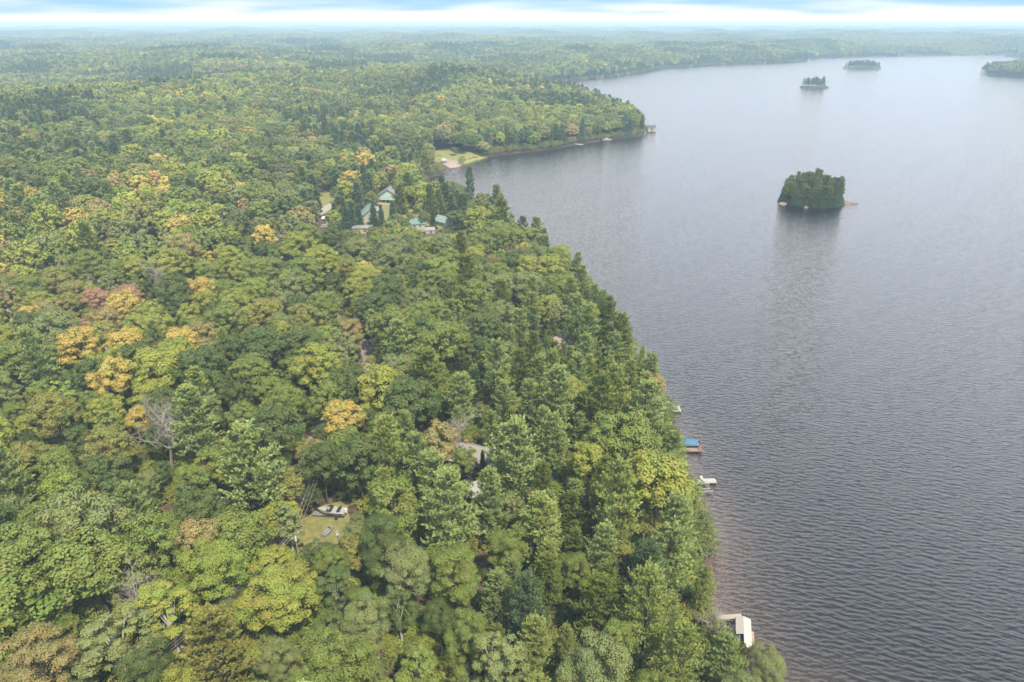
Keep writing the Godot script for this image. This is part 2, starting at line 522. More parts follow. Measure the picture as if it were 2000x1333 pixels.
func forest() -> void:
	var b := barky("brown bark", 0.05, 0.04, 0.032)
	var sizes := [[18000, 0.24], [6500, 0.43], [1500, 0.92], [330, 1.95]]
	kind("maple_tree", "maple", func(s: int, lod: int) -> Array: return broadleaf(s, sizes[lod][0], sizes[lod][1]), [11, 12, 13, 14, 15, 16, 17], 17.0, 5.0, b)
	kind("birch_tree", "birch", func(s: int, lod: int) -> Array: return broadleaf(s, [8000, 3000, 1000, 240][lod], [0.27, 0.45, 0.75, 1.55][lod], true), [31, 32, 33], 17.0, 3.2, barky("pale bark", 0.32, 0.31, 0.28))
	kind("white_pine", "white pine", func(s: int, lod: int) -> Array: return pine(s, [0.34, 0.5, 0.8, 1.3][lod], [0.54, 0.72, 1.15, 1.9][lod], [0.15, 0.19, 0.32, 0.7][lod]), [51, 52, 53, 54, 55, 56, 57, 58], 20.0, 4.4, b)
	kind("spruce_tree", "spruce", func(s: int, lod: int) -> Array: return spruce(s, [0.42, 0.5, 0.9, 1.5][lod], [0.52, 0.62, 1.2, 1.9][lod]), [71, 72, 73], 20.0, 2.9, b)
	rng.seed = 4242
	# trees that stand out in the photograph, by where their crowns are
	for t in HEROES:
		take(Vector2(t[1], t[2]), t[4] * 0.9)
		add_tree(t[0], t[1], t[2], t[3], t[4], t[5])
	for j in 30:
		var t := TAU * j / 30.0 + rng.randf_range(-0.08, 0.08)
		var q := Vector2(183.0 + cos(t) * 15.6, -414.0 + sin(t) * 12.2)
		take(q, 2.2)
		add_tree("white_pine", q.x, q.y, rng.randf_range(10.0, 15.0) + 2.5 * sin(t + 2.4), rng.randf_range(2.6, 3.6), "green" if rng.randf() < 0.6 else "blue-green")
	for j in 64:
		var t := TAU * j / 64.0
		add_tree("spruce_tree", 183.0 + cos(t) * 17.6, -414.0 + sin(t) * 14.1, rng.randf_range(3.5, 6.5), rng.randf_range(1.5, 2.2), "dark green" if rng.randf() < 0.5 else "blue-green")
	# near woods: trees thrown in at random, the large ones first
	for pass_ in 3:
		var cell: float = [5.6, 4.6, 3.6][pass_]
		var z := -34.0
		while z > -540.0:
			var x := z * 1.12 - 30.0
			while x < 190.0 and x < -z * 1.0 + 30.0:
				var px := x + rng.randf_range(-0.5, 0.5) * cell
				var pz := z + rng.randf_range(-0.5, 0.5) * cell
				x += cell
				var s := shore_at(px, pz)
				if s < (1.2 if px < 150.0 else 0.4) or (pass_ == 2 and pz < -260.0 and px < 150.0):
					continue
				var p := Vector2(px, pz)
				var k := "maple_tree"
				var big := rng.randf()
				var h := lerpf(11.0, 20.0, big) + rng.randf_range(-1.5, 1.5)
				var r := lerpf(3.0, 6.3, big) * rng.randf_range(0.85, 1.12)
				var col := ""
				var isle := px > 150.0 and pz > -450.0
				if rng.randf() < conifer_share(px, pz, s) or isle:
					k = "white_pine"
					h = rng.randf_range(13.0, 24.5)
					r = h * rng.randf_range(0.19, 0.26)
					col = pine_colour()
					if Vector2(px + 70.0, pz + 375.0).length() < 62.0 or (pz < -420.0 and not isle and rng.randf() < 0.6):
						k = "spruce_tree" if rng.randf() < 0.45 else "white_pine"
						col = "blue-green" if rng.randf() < 0.6 else "green"
						h *= 0.85
					if isle:
						h = rng.randf_range(13.0, 19.0)
						r *= 0.8
						col = "green" if rng.randf() < 0.6 else "blue-green"
				elif rng.randf() < 0.1:
					k = "birch_tree"
					h = rng.randf_range(12.0, 16.5)
					r = rng.randf_range(2.4, 3.4)
				if pass_ == 1:
					h *= 0.8
					r *= 0.78
				elif pass_ == 2:
					if rng.randf() < 0.4:
						continue
					h *= 0.55
					r *= 0.55
				if s < 9.0 and not isle:
					var m := lerpf(0.62, 0.9, s / 9.0)
					h *= m
					r *= m
					if k == "white_pine" and rng.randf() < 0.12:
						k = "spruce_tree"
						r = maxf(r * 0.8, h * 0.19)
						col = "yellowish green" if rng.randf() < 0.5 else "green"
				if pz < -300.0:
					h *= 0.92
				if not col:
					col = broad_colour(px, pz)
				if road_gap(p) < 1.5 + r * 0.15 or not near_free(p, r, [0.84, 0.8, 0.8][pass_] if not isle else 0.4):
					continue
				var y0 := ground_at(px, pz)
				if hides(px, y0, pz, h, r):
					continue
				take(p, r)
				add_tree(k, px, pz, h, r, col)
			z -= cell
	# woods beyond, to two and a half kilometres
	var zz := -540.0
	while zz > -2650.0:
		var cell := 7.0 if zz > -1300.0 else 7.8
		var xx := zz * 1.02 - 20.0
		while xx < -zz * 0.95:
			var px := xx + rng.randf_range(-0.5, 0.5) * cell
			var pz := zz + rng.randf_range(-0.5, 0.5) * cell
			xx += cell
			var s := shore_at(px, pz)
			if s < 1.5 or px * px + pz * pz > 2700.0 * 2700.0:
				continue
			if pz > -620.0 and hides(px, ground_at(px, pz), pz, 15.0, 4.5):
				continue
			var k := "maple_tree"
			var h := rng.randf_range(12.0, 19.0)
			var r := rng.randf_range(3.6, 5.6)
			var col := ""
			if rng.randf() < conifer_share(px, pz, s):
				k = "spruce_tree" if rng.randf() < 0.5 else "white_pine"
				h = rng.randf_range(14.0, 21.0)
				r = rng.randf_range(2.9, 4.2)
				col = "blue-green" if rng.randf() < 0.55 else "green"
			else:
				col = broad_colour(px, pz)
			if px > 140.0 and shore_at(px, pz) < 45.0 and (absf(px - 502.0) < 30.0 or absf(px - 823.0) < 60.0):
				k = "white_pine"
				h *= 0.8
				r = 3.4
				col = "blue-green"
			add_tree(k, px, pz, h, r, col)
		zz -= cell

func in_frame(p: Vector3) -> Vector2:   # where a point lies in the photograph, 0..1 across and down
	var q := p - EYE
	var a := deg_to_rad(PITCH)
	var d := q.dot(Vector3(0, -sin(a), -cos(a)))
	if d < 1.0:
		return Vector2(-9, -9)
	return Vector2(0.5 + q.x / d * 1333.0 / 2000.0, 0.5 - q.dot(Vector3(0, cos(a), -sin(a))) / d)

const ONES := ["zero", "one", "two", "three", "four", "five", "six", "seven", "eight", "nine", "ten", "eleven", "twelve", "thirteen", "fourteen", "fifteen", "sixteen", "seventeen", "eighteen", "nineteen"]
const TENS := ["", "", "twenty", "thirty", "forty", "fifty", "sixty", "seventy", "eighty", "ninety"]
func spelled(n: int) -> String:
	n = clampi(n, 0, 99)
	return ONES[n] if n < 20 else TENS[n / 10] + ("-" + ONES[n % 10] if n % 10 else "")

func place_words(x: float, z: float) -> String:
	var p := Vector2(x, z)
	if x > 150.0 and z > -450.0: return "on the pine island"
	if p.distance_to(Vector2(-38, -108)) < 17.0: return "by the boat clearing"
	if p.distance_to(Vector2(-9, -129)) < 17.0: return "by the grey-roofed cottage"
	if p.distance_to(Vector2(-66, -365)) < 60.0: return "at the green-roofed camp"
	if p.distance_to(Vector2(-45, -545)) < 40.0: return "by the beach"
	if shore_at(x, z) < 12.0: return "on the lake shore"
	if road_gap(p) < 8.0: return "beside the gravel road"
	if shore_at(x, z) < 60.0: return "in the shore woods"
	return "on the wooded slope"

func plant() -> void:
	var used := {}
	var caps := {"maple_tree": 300, "white_pine": 300, "birch_tree": 90, "spruce_tree": 110}
	for k in kinds:
		var d: Dictionary = kinds[k]
		var order := []
		for t in d.list:
			var at := Vector3(t[0], ground_at(t[0], t[1]), t[1])
			var f := in_frame(at + Vector3(0, t[2] * 0.72, 0))
			var inside := f.x > -0.01 and f.x < 1.01 and f.y > -0.02 and f.y < 1.03
			var size: float = t[3] / EYE.distance_to(at) if inside and t[2] > 8.0 else 0.0
			order.append([size, at, f, t])
		order.sort_custom(func(a: Array, b: Array) -> bool: return a[0] > b[0])
		var rest := {}
		var made := 0
		for o in order:
			var t: Array = o[3]
			var at: Vector3 = o[1]
			var b := Basis(Vector3.UP, t[6]).scaled(Vector3(t[3] / d.r, t[2] / d.h, t[3] / d.r))
			var dist := EYE.distance_to(at)
			if made < caps[k] and o[0] > 0.0:
				var look := "tall " if t[2] > 19.5 else "small " if t[2] < 11.0 else ""
				var label := "%s%s %s %s, %s percent across, %s down" % [look, t[4], d.common, place_words(t[0], t[1]), spelled(roundi(o[2].x * 100.0)), spelled(roundi(o[2].y * 100.0))]
				var plain_label := label
				for suffix in [", farther one", ", third one back", ", fourth one back", ", fifth one back"]:
					if used.has(label):
						label = plain_label + suffix
				used[label] = true
				made += 1
				var tree := thing(k, label, "tree", at, 0.0, d.common + " trees")
				tree.transform = Transform3D(b, at)
				var pair: Array = d.lod[0 if dist < 135.0 else 1 if dist < 300.0 else 2][t[5] % (4 if dist < 135.0 else 99)]
				part("trunk", pair[1], d.bark, tree)
				part("crown", pair[0], leafy(t[4] + " leaves", Color(LEAF[t[4]][0], LEAF[t[4]][1], LEAF[t[4]][2])), tree)
				continue
			var lod := 1 if dist < 300.0 else 2 if dist < 720.0 else 3
			var key := Vector2i(lod, t[5])
			if not rest.has(key):
				rest[key] = []
			var lum: float = 1.0 + 0.35 * tints.get_noise_2d(at.x * 0.9 + 300.0, at.z * 0.9)
			t[7] *= lum
			rest[key].append([Transform3D(b, at), Color(LEAF[t[4]][0] * t[7], LEAF[t[4]][1] * t[7] * t[8], LEAF[t[4]][2] * t[7])])
		for key in rest:
			mass(k.trim_suffix("_tree") + "_woodland", d.lod[key.x][key.y][0], rest[key], leafy("woodland leaves", Color.WHITE), ["close-grown %s trees filling in the near shore woods", "%s trees massed behind the near woods and the camp", "hazy %s trees massed over the far slopes"][key.x - 1] % d.common, "forest")
		print(k, " ", d.list.size(), " single ", made)

func mass(called: String, m: Mesh, copies: Array, mat: Material, label: String, category: String) -> void:
	var mm := MultiMesh.new()
	mm.transform_format = MultiMesh.TRANSFORM_3D
	mm.use_colors = true
	mm.mesh = m
	mm.instance_count = copies.size()
	for k in copies.size():
		mm.set_instance_transform(k, copies[k][0])
		mm.set_instance_color(k, copies[k][1])
	var o := MultiMeshInstance3D.new()
	o.name = numbered(called)
	o.multimesh = mm
	o.material_override = mat
	add_child(o)
	tag(o, label, category, "", "stuff")

# forest at the horizon: stretches of canopy, sixty metres square
func far_canopy() -> void:
	var meshes := []
	for v in 5:
		rng.seed = 900 + v
		var s := Shape.new()
		var n := 8
		for gx in n:
			for gz in n:
				var at := Vector3((gx + rng.randf()) * 60.0 / n - 30.0, rng.randf_range(8.0, 13.5), (gz + rng.randf()) * 60.0 / n - 30.0)
				var r := rng.randf_range(3.4, 5.8)
				var tone := shade(0.22)
				if rng.randf() < 0.08:
					tone = Color(tone.r * 1.7, tone.g * 1.3, tone.b)
				if rng.randf() < 0.14:
					tone = Color(tone.r * 0.55, tone.g * 0.62, tone.b * 0.9)
				for k in 20:
					var d := rand_dir()
					d.y = absf(d.y)
					var nn := (d + rand_dir() * 0.4).normalized()
					s.leaf(at + Vector3(d.x * r, d.y * r * 0.8, d.z * r), nn, across(nn), r * 0.62, r * 0.5, tone)
		meshes.append(s.mesh())
	var lists := [[], [], [], [], []]
	rng.seed = 77
	var cell := 57.0
	var z := -1600.0
	while z > -14000.0:
		var x := z * 0.98
		while x < -z * 0.98:
			var q := Vector2(x + rng.randf_range(-0.2, 0.2) * cell, z + rng.randf_range(-0.2, 0.2) * cell)
			x += cell
			var r := q.length()
			if r < 2620.0 or r > 14000.0 or Geometry2D.is_point_in_polygon(q, lake_poly):
				continue
			var e := cell * 0.5
			var up := Vector3(ground_at(q.x - e, q.y) - ground_at(q.x + e, q.y), cell, ground_at(q.x, q.y - e) - ground_at(q.x, q.y + e)).normalized()
			var b := Basis(Quaternion(Vector3.UP, up)) * Basis(Vector3.UP, (rng.randi() % 4) * PI / 2.0)
			var stand := tints.get_noise_2d(q.x * 0.35, q.y * 0.35)
			var k := rng.randf_range(0.88, 1.12) * (1.0 + 0.5 * stand)
			var w := 1.0 + 0.5 * maxf(0.0, tints.get_noise_2d(q.x * 0.3 + 700.0, q.y * 0.3))
			lists[rng.randi() % 5].append([Transform3D(b, Vector3(q.x, ground_at(q.x, q.y) - 1.5, q.y)), Color(0.13 * k * w, 0.155 * k, 0.042 * k)])
		z -= cell
	for v in 5:
		mass("distant_forest", meshes[v], lists[v], leafy("woodland leaves", Color.WHITE), "blue hazy forest stretching to the horizon behind the lake", "forest")

# crown position, height, crown radius and colour of trees that stand out
const HEROES := [
["maple_tree",-66.3,-67.6,14.0,4.6,"bronze"], ["maple_tree",-77.0,-75.0,18.5,7.4,"green"], ["maple_tree",-67.4,-84.0,18.0,6.4,"green"], ["maple_tree",-60.5,-89.0,17.0,4.3,"green"], ["maple_tree",-48.6,-84.0,16.5,4.8,"bright green"], 
	["birch_tree",-52.4,-76.5,16.0,3.6,"yellow-green"], ["birch_tree",-58.0,-72.0,15.0,4.4,"grey-green"], ["white_pine",-41.4,-68.5,19.0,5.6,"olive green"], ["maple_tree",-37.0,-80.5,14.0,5.6,"yellow-green"], ["spruce_tree",-61.5,-79.0,11.0,2.0,"olive green"], 
	["maple_tree",-53.4,-92.0,15.0,3.8,"bronze"], ["maple_tree",-47.0,-93.0,16.0,4.2,"green"], ["white_pine",-51.0,-108.0,23.0,6.4,"light green"], ["maple_tree",-41.5,-121.5,12.0,3.6,"bronze"], ["maple_tree",-44.8,-105.0,9.0,3.2,"yellow-green"], ["maple_tree",-45.5,-112.5,11.0,3.6,"olive green"], ["maple_tree",-46.5,-99.0,11.0,3.4,"yellow-green"], ["maple_tree",-43.0,-91.5,9.0,3.6,"yellow-green"], ["white_pine",46.5,-66.5,11.0,3.2,"yellowish green"], ["maple_tree",-31.0,-114.5,17.0,4.6,"dark green"], 
	["maple_tree",-34.0,-94.0,8.5,3.0,"dark green"], ["maple_tree",-28.0,-94.5,9.5,3.4,"olive green"], ["maple_tree",-21.5,-100.0,18.5,5.2,"green"], ["maple_tree",-16.5,-124.5,15.0,4.6,"bronze"], ["maple_tree",-10.8,-124.5,10.0,2.8,"green"], 
	["white_pine",1.0,-118.0,21.0,6.0,"light green"], ["white_pine",-4.2,-104.5,19.0,3.6,"light green"], ["white_pine",5.0,-98.5,18.5,4.8,"yellowish green"], ["maple_tree",-32.0,-144.5,17.5,5.8,"yellow-green"], ["maple_tree",-39.0,-133.0,15.0,4.2,"golden yellow"], 
	["white_pine",-26.0,-119.0,20.0,4.2,"yellowish green"], ["white_pine",-15.5,-107.0,20.0,5.2,"light green"], ["white_pine",-21.0,-146.5,22.0,6.0,"green"], ["white_pine",-31.0,-166.0,21.0,5.6,"light green"], ["spruce_tree",-6.5,-125.5,9.0,1.3,"dark green"], 
	["maple_tree",-98.5,-148.0,16.0,5.0,"golden yellow"], ["maple_tree",-118.0,-168.0,17.0,5.4,"golden yellow"], ["maple_tree",-108.0,-172.0,15.0,5.0,"golden yellow"], ["maple_tree",-91.5,-170.0,16.0,5.0,"golden yellow"], ["maple_tree",-88.0,-176.0,15.0,4.4,"bronze"], ["maple_tree",-122.0,-200.0,16.0,5.6,"golden yellow"], ["maple_tree",-134.0,-206.0,15.0,4.2,"reddish pink"], ["maple_tree",-105.0,-214.0,16.0,5.0,"golden yellow"], 
	["maple_tree",-58.0,-169.0,17.0,6.0,"dark green"], ["maple_tree",-68.0,-166.0,18.0,6.2,"dark green"], ["maple_tree",-46.5,-180.0,15.0,4.0,"bronze"], ["spruce_tree",-88.0,-333.0,15.0,3.2,"blue-green"], ["spruce_tree",-84.0,-336.0,17.0,3.4,"blue-green"], ["spruce_tree",-80.5,-337.0,15.0,3.0,"blue-green"], ["spruce_tree",-70.5,-341.5,14.0,2.8,"blue-green"], ["spruce_tree",-66.5,-341.0,12.0,2.4,"blue-green"], ["spruce_tree",-78.5,-343.0,12.0,2.6,"blue-green"], ["spruce_tree",-60.0,-338.0,15.0,3.0,"blue-green"], ["white_pine",-57.0,-345.0,21.0,4.2,"green"], ["white_pine",-42.0,-349.0,21.0,4.4,"green"], ["maple_tree",-27.5,-337.0,10.0,5.4,"dark green"], ["maple_tree",-23.5,-339.0,9.0,4.4,"dark green"], ["spruce_tree",-40.0,-338.5,11.0,2.0,"blue-green"], ["white_pine",-24.0,-388.0,24.0,3.4,"blue-green"], ["white_pine",-8.5,-366.0,20.0,4.2,"green"], ["white_pine",-5.5,-352.0,18.0,4.4,"green"], ["spruce_tree",-80.5,-386.0,18.0,3.8,"blue-green"], ["maple_tree",-93.0,-395.0,17.0,6.4,"golden yellow"], ["maple_tree",-92.0,-376.0,15.0,5.4,"yellow-green"], ["maple_tree",-114.0,-372.0,15.0,5.6,"green"], 
	["maple_tree",-45.5,-556.0,7.0,2.6,"dark green"], ["maple_tree",-24.0,-566.0,12.0,6.0,"bronze"], ["maple_tree",-128.0,-560.0,15.0,5.0,"reddish pink"]
]

# ---------------------------------------------------------------- setting
func sky() -> Sky:
	var w := 512
	var h := 2048
	var n := FastNoiseLite.new()
	n.seed = 5
	n.frequency = 1.0
	n.fractal_octaves = 4
	var a := PackedFloat32Array()
	a.resize(w * h * 3)
	var at := 0
	for y in h:
		var e := 90.0 - (y + 0.5) * 180.0 / h
		for x in w:
			var r := 0.6
			var g := 0.66
			var b := 0.7
			if e > -0.5:
				var t := TAU * x / w
				var c := cos(t)
				var d := sin(t)
				var streak := 0.0
				if e < 30.0:
					streak = n.get_noise_3d(c * 5.0, d * 5.0, e * 1.1)
				var veil := n.get_noise_3d(c * 1.3 * cos(deg_to_rad(e)), d * 1.3 * cos(deg_to_rad(e)), e * 0.035 + 9.0)
				var low := 1.0 - smoothstep(-0.1, 1.75, e + streak * 1.1)
				var high := smoothstep(1.7, 3.0, e + streak * 1.0) * clampf(0.96 + veil * 0.2, 0.86, 1.0)
				var white := maxf(low, high)
				var k := lerpf(0.5, UNSEEN_SKY_FILL, smoothstep(1.6, 5.0, e)) * (1.0 + 0.35 * smoothstep(14.0, 26.0, e)) * (1.0 - 0.84 * smoothstep(33.0, 58.0, e))  # unseen sky raised at mid height, dimmed overhead, to shape the lake's reflections
				var cool := smoothstep(24.0, 56.0, e)
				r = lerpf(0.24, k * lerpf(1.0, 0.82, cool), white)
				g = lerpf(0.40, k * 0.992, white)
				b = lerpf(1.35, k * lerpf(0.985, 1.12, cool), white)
			a[at] = r
			a[at + 1] = g
			a[at + 2] = b
			at += 3
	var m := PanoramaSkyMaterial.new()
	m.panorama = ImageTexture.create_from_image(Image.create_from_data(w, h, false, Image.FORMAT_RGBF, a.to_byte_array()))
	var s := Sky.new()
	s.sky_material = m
	return s

const UNSEEN_SKY_FILL := 1.1  # added brightness of the sky above the view, set to silver the lake

func ripples() -> ImageTexture:   # normals of a wind-blown surface, a sum of waves that repeats every TILE metres
	var n := 1024
	var table := PackedFloat32Array()
	for k in n:
		table.append(cos(TAU * k / n) + 0.28 * cos(2.0 * TAU * k / n))
	rng.seed = 12
	var kx := []
	var ky := []
	var ph := []
	var amp := []
	for w in 30:
		var long := 0.55 * pow(5.5, w / 29.0) * rng.randf_range(0.9, 1.1)
		var a := rng.randfn(0.0, 0.36)
		kx.append(roundi(TILE / long * sin(a)))
		ky.append(roundi(TILE / long * cos(a)))
		ph.append(rng.randi() % n)
		amp.append(0.048 * exp(-pow(log(long / 1.15) / 0.75, 2.0)) + 0.006)
	var bytes := PackedByteArray()
	bytes.resize(n * n * 3)
	var sx := PackedFloat32Array()
	var sy := PackedFloat32Array()
	sx.resize(n)
	sy.resize(n)
	var at := 0
	for y in n:
		sx.fill(0.0)
		sy.fill(0.0)
		for w in 30:
			var step: int = kx[w]
			var i: int = ph[w] + ky[w] * y
			var long := sqrt(float(kx[w] * kx[w] + ky[w] * ky[w]))
			var ax: float = amp[w] * kx[w] / long
			var ay: float = amp[w] * ky[w] / long
			for x in n:
				var c := table[i & 1023]
				sx[x] += ax * c
				sy[x] += ay * c
				i += step
		for x in n:
			var v := Vector3(-sx[x], sy[x], 1.0).normalized()
			bytes[at] = int((v.x * 0.5 + 0.5) * 255.0 + 0.5)
			bytes[at + 1] = int((v.y * 0.5 + 0.5) * 255.0 + 0.5)
			bytes[at + 2] = int((v.z * 0.5 + 0.5) * 255.0 + 0.5)
			at += 3
	return ImageTexture.create_from_image(Image.create_from_data(n, n, false, Image.FORMAT_RGB8, bytes))

const TILE := 62.0

func water_sheet(y: float, x0: float, x1: float, z0: float, z1: float) -> ArrayMesh:
	var a := []
	a.resize(Mesh.ARRAY_MAX)
	var v := PackedVector3Array([Vector3(x0, y, z0), Vector3(x1, y, z0), Vector3(x1, y, z1), Vector3(x0, y, z1)])
	var uv := PackedVector2Array()
	var turn := deg_to_rad(-14.0)
	for p in v:
		uv.append(Vector2(p.x, p.z).rotated(turn) / TILE)
	a[Mesh.ARRAY_VERTEX] = v
	a[Mesh.ARRAY_NORMAL] = PackedVector3Array([Vector3.UP, Vector3.UP, Vector3.UP, Vector3.UP])
	a[Mesh.ARRAY_TEX_UV] = uv
	a[Mesh.ARRAY_INDEX] = PackedInt32Array([0, 1, 2, 0, 2, 3])
	var m := ArrayMesh.new()
	m.add_surface_from_arrays(Mesh.PRIMITIVE_TRIANGLES, a)
	return m

func setting() -> void:
	make_grid()
	var v := PackedVector3Array()
	var land := PackedInt32Array()
	var bed := PackedInt32Array()
	var r := R0
	for k in NR:
		for j in NA:
			var a := lerpf(A0, A1, float(j) / (NA - 1))
			v.append(Vector3(r * sin(a), g_h[k * NA + j], -r * cos(a)))
			if k + 1 < NR and j + 1 < NA:
				var q := k * NA + j
				var into := bed if g_s[q] < -0.5 and g_s[q + 1] < -0.5 and g_s[q + NA] < -0.5 and g_s[q + NA + 1] < -0.5 else land
				into.append_array(PackedInt32Array([q, q + NA, q + NA + 1, q, q + NA + 1, q + 1]))
		r *= RK
	for side in [["ground", land, grained("leaf litter", Color(0.028, 0.020, 0.012), Color(0.085, 0.062, 0.036), 0.06)], ["lake_bed", bed, grained("brown lake bed", Color(0.07, 0.042, 0.030), Color(0.20, 0.135, 0.10), 0.09, 0.035)]]:
		var arr := []
		arr.resize(Mesh.ARRAY_MAX)
		arr[Mesh.ARRAY_VERTEX] = v
		arr[Mesh.ARRAY_INDEX] = side[1]
		var st := SurfaceTool.new()
		st.create_from_arrays(arr)
		st.generate_normals()
		ground_piece(side[0], st.commit(), side[2])
	# the lake: a rippled surface, and brown-stained water below it that dims the bed with depth
	var top := StandardMaterial3D.new()
	top.resource_name = "lake water"
	top.transparency = BaseMaterial3D.TRANSPARENCY_ALPHA
	top.albedo_color = Color(lin(0.006, 0.008, 0.009), 0.25)
	top.roughness = 0.12
	top.metallic_specular = 0.46
	top.normal_enabled = true
	top.normal_texture = ripples()
	top.normal_scale = 1.0
	top.clearcoat_enabled = true
	top.clearcoat = 1.0
	top.clearcoat_roughness = 0.22
	var lake := ground_piece("lake", water_sheet(0.0, -90.0, 2600.0, -2560.0, 30.0), top)
	var stain := StandardMaterial3D.new()
	stain.resource_name = "brown stained water"
	stain.transparency = BaseMaterial3D.TRANSPARENCY_ALPHA
	stain.albedo_color = Color(lin(0.010, 0.008, 0.007), 0.135)
	stain.roughness = 0.2
	stain.metallic_specular = 0.0
	for y in [-0.2, -0.4, -0.6, -0.8, -1.0, -1.2, -1.4, -1.6, -1.9, -2.2, -2.6, -3.0, -3.5, -4.2, -5.0]:
		part("stained_water", water_sheet(y, -90.0, 2600.0, -2560.0, 30.0), stain, lake)

func ribbon(points: Array, width: float, lift: float) -> ArrayMesh:
	var c := Curve2D.new()
	for k in points.size():
		var d: Vector2 = (points[mini(k + 1, points.size() - 1)] - points[maxi(k - 1, 0)]) / 6.0
		c.add_point(points[k], -d, d)
	var s := Shape.new()
	var n := int(c.get_baked_length() / 2.0)
	var last := []
	for k in n + 1:
		var p := c.sample_baked(c.get_baked_length() * k / n, true)
		var q := c.sample_baked(minf(c.get_baked_length() * k / n + 0.5, c.get_baked_length()), true)
		var side := (q - p).normalized().orthogonal() * width / 2.0 if q.distance_to(p) > 0.01 else Vector2.ZERO
		if side == Vector2.ZERO:
			break
		var row := []
		for w in [-1.0, 0.0, 1.0]:
			var e: Vector2 = p + side * w * (1.0 + 0.12 * sin(k * 1.7 + w))
			row.append(Vector3(e.x, ground_at(e.x, e.y) + lift, e.y))
		if last:
			for w in 2:
				s.quad(last[w], row[w], row[w + 1], last[w + 1])
		last = row
	return s.mesh()

func patch(cx: float, cz: float, rx: float, rz: float, lift: float, turn := 0.0) -> ArrayMesh:   # an uneven rounded piece of ground cover
	var s := Shape.new()
	var n := 36
	var rings := 8
	var last := []
	for k in rings + 1:
		var row := []
		for j in n:
			var a := TAU * j / n
			var wob := 1.0 + 0.1 * sin(a * 3.0 + cx) + 0.06 * sin(a * 7.0 + cz)
			var p := Vector2(cos(a) * rx, sin(a) * rz).rotated(turn) * wob * (float(k) / rings) + Vector2(cx, cz)
			row.append(Vector3(p.x, ground_at(p.x, p.y) + lift, p.y))
		if last:
			for j in n:
				s.quad(last[j], row[j], row[(j + 1) % n], last[(j + 1) % n])
		last = row
	return s.mesh()

func _ready() -> void:
	var cam := Camera3D.new()
	cam.name = "camera"
	cam.position = EYE
	cam.rotation_degrees = Vector3(-PITCH, 0, 0)
	cam.fov = 53.13
	cam.near = 1.0
	cam.far = 40000.0
	add_child(cam)
	var env := Environment.new()
	env.background_mode = Environment.BG_SKY
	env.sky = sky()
	env.tonemap_mode = Environment.TONE_MAPPER_LINEAR
	env.tonemap_exposure = 1.88
	env.fog_enabled = true
	env.fog_density = 0.00020
	env.fog_light_color = Color(0.74, 0.88, 1.0)
	env.sdfgi_enabled = true
	env.ssao_enabled = true
	env.ssil_enabled = true
	var we := WorldEnvironment.new()
	we.name = "environment"
	we.environment = env
	add_child(we)
	var sun := DirectionalLight3D.new()
	sun.name = "sun"
	sun.light_energy = 1.6
	sun.light_color = Color(1.0, 0.94, 0.83)
	sun.light_angular_distance = 1.5
	sun.shadow_enabled = true
	var az := deg_to_rad(150.0)
	var el := deg_to_rad(56.0)
	sun.basis = Basis.looking_at(-Vector3(sin(az) * cos(el), sin(el), -cos(az) * cos(el)), Vector3.UP)
	add_child(sun)

	hills.seed = 21
	hills.frequency = 1.0 / 620.0
	hills.fractal_octaves = 3
	tints.seed = 8
	tints.frequency = 1.0 / 150.0
	tints.fractal_octaves = 2
	lake_poly = PackedVector2Array(LAKE)
	setting()
	print("setting ", Time.get_ticks_msec())
	clearings()
	forest()
	print("forest ", Time.get_ticks_msec())
	plant()
	far_canopy()
	print("planted ", Time.get_ticks_msec())
	structures()
	print("done ", Time.get_ticks_msec())

func clearings() -> void:
	for k in [[-37.4, 8.8, -111.5, 2.2], [-38.5, 8.0, -107.0, 1.8], [-36.4, 8.2, -106.0, 1.2], [-40.0, 12.0, -98.4, 0.6], [-7.5, 11.0, -132.5, 2.6], [-5.5, 8.0, -128.5, 1.5], [-7.6, 10.4, -120.0, 1.2], [-41.5, 8.0, -175.0, 1.0],
			[-72.0, 7.0, -395.0, 5.5], [-75.0, 7.5, -358.0, 4.5], [-68.5, 4.0, -378.0, 3.0], [-82.0, 7.0, -336.0, 4.0], [-68.0, 7.0, -340.0, 4.0], [-28.0, 6.0, -337.0, 4.0], [-48.5, 6.0, -341.0, 2.2], [-35.5, 6.0, -345.0, 2.0], [-103.0, 5.0, -378.0, 2.0], [-98.0, 5.0, -346.0, 1.5], [-111.0, 6.0, -406.0, 3.5], [-57.0, 5.0, -381.0, 1.2], [-41.0, 5.5, -332.0, 1.2], [-74.0, 6.0, -333.0, 1.0],
			[-57.0, 0.0, -481.0, 5.0], [-42.0, 0.0, -495.0, 6.0], [-30.0, 0.0, -470.0, 8.0], [-46.0, 0.6, -526.0, 9.0], [-50.0, 1.2, -545.0, 9.0], [-38.0, 1.0, -548.0, 9.0], [-55.0, 1.5, -558.0, 8.0], [-27.0, 1.0, -560.0, 6.0],
			[47.0, 0.6, -167.0, 1.3], [46.5, 1.0, -148.5, 1.2], [47.5, 0.6, -133.0, 0.8], [41.0, 1.5, -87.5, 1.8], [14.5, 10.0, -194.0, 1.0], [34.0, 4.0, -86.5, 1.2], [-75.6, 14.0, -125.6, 1.0], [-125.0, 15.0, -226.5, 1.0], [-57.5, 14.0, -77.5, 0.6], [-14.0, 12.0, -131.5, 0.5]]:
		clear.append([Vector3(k[0], k[1], k[2]), k[3]])

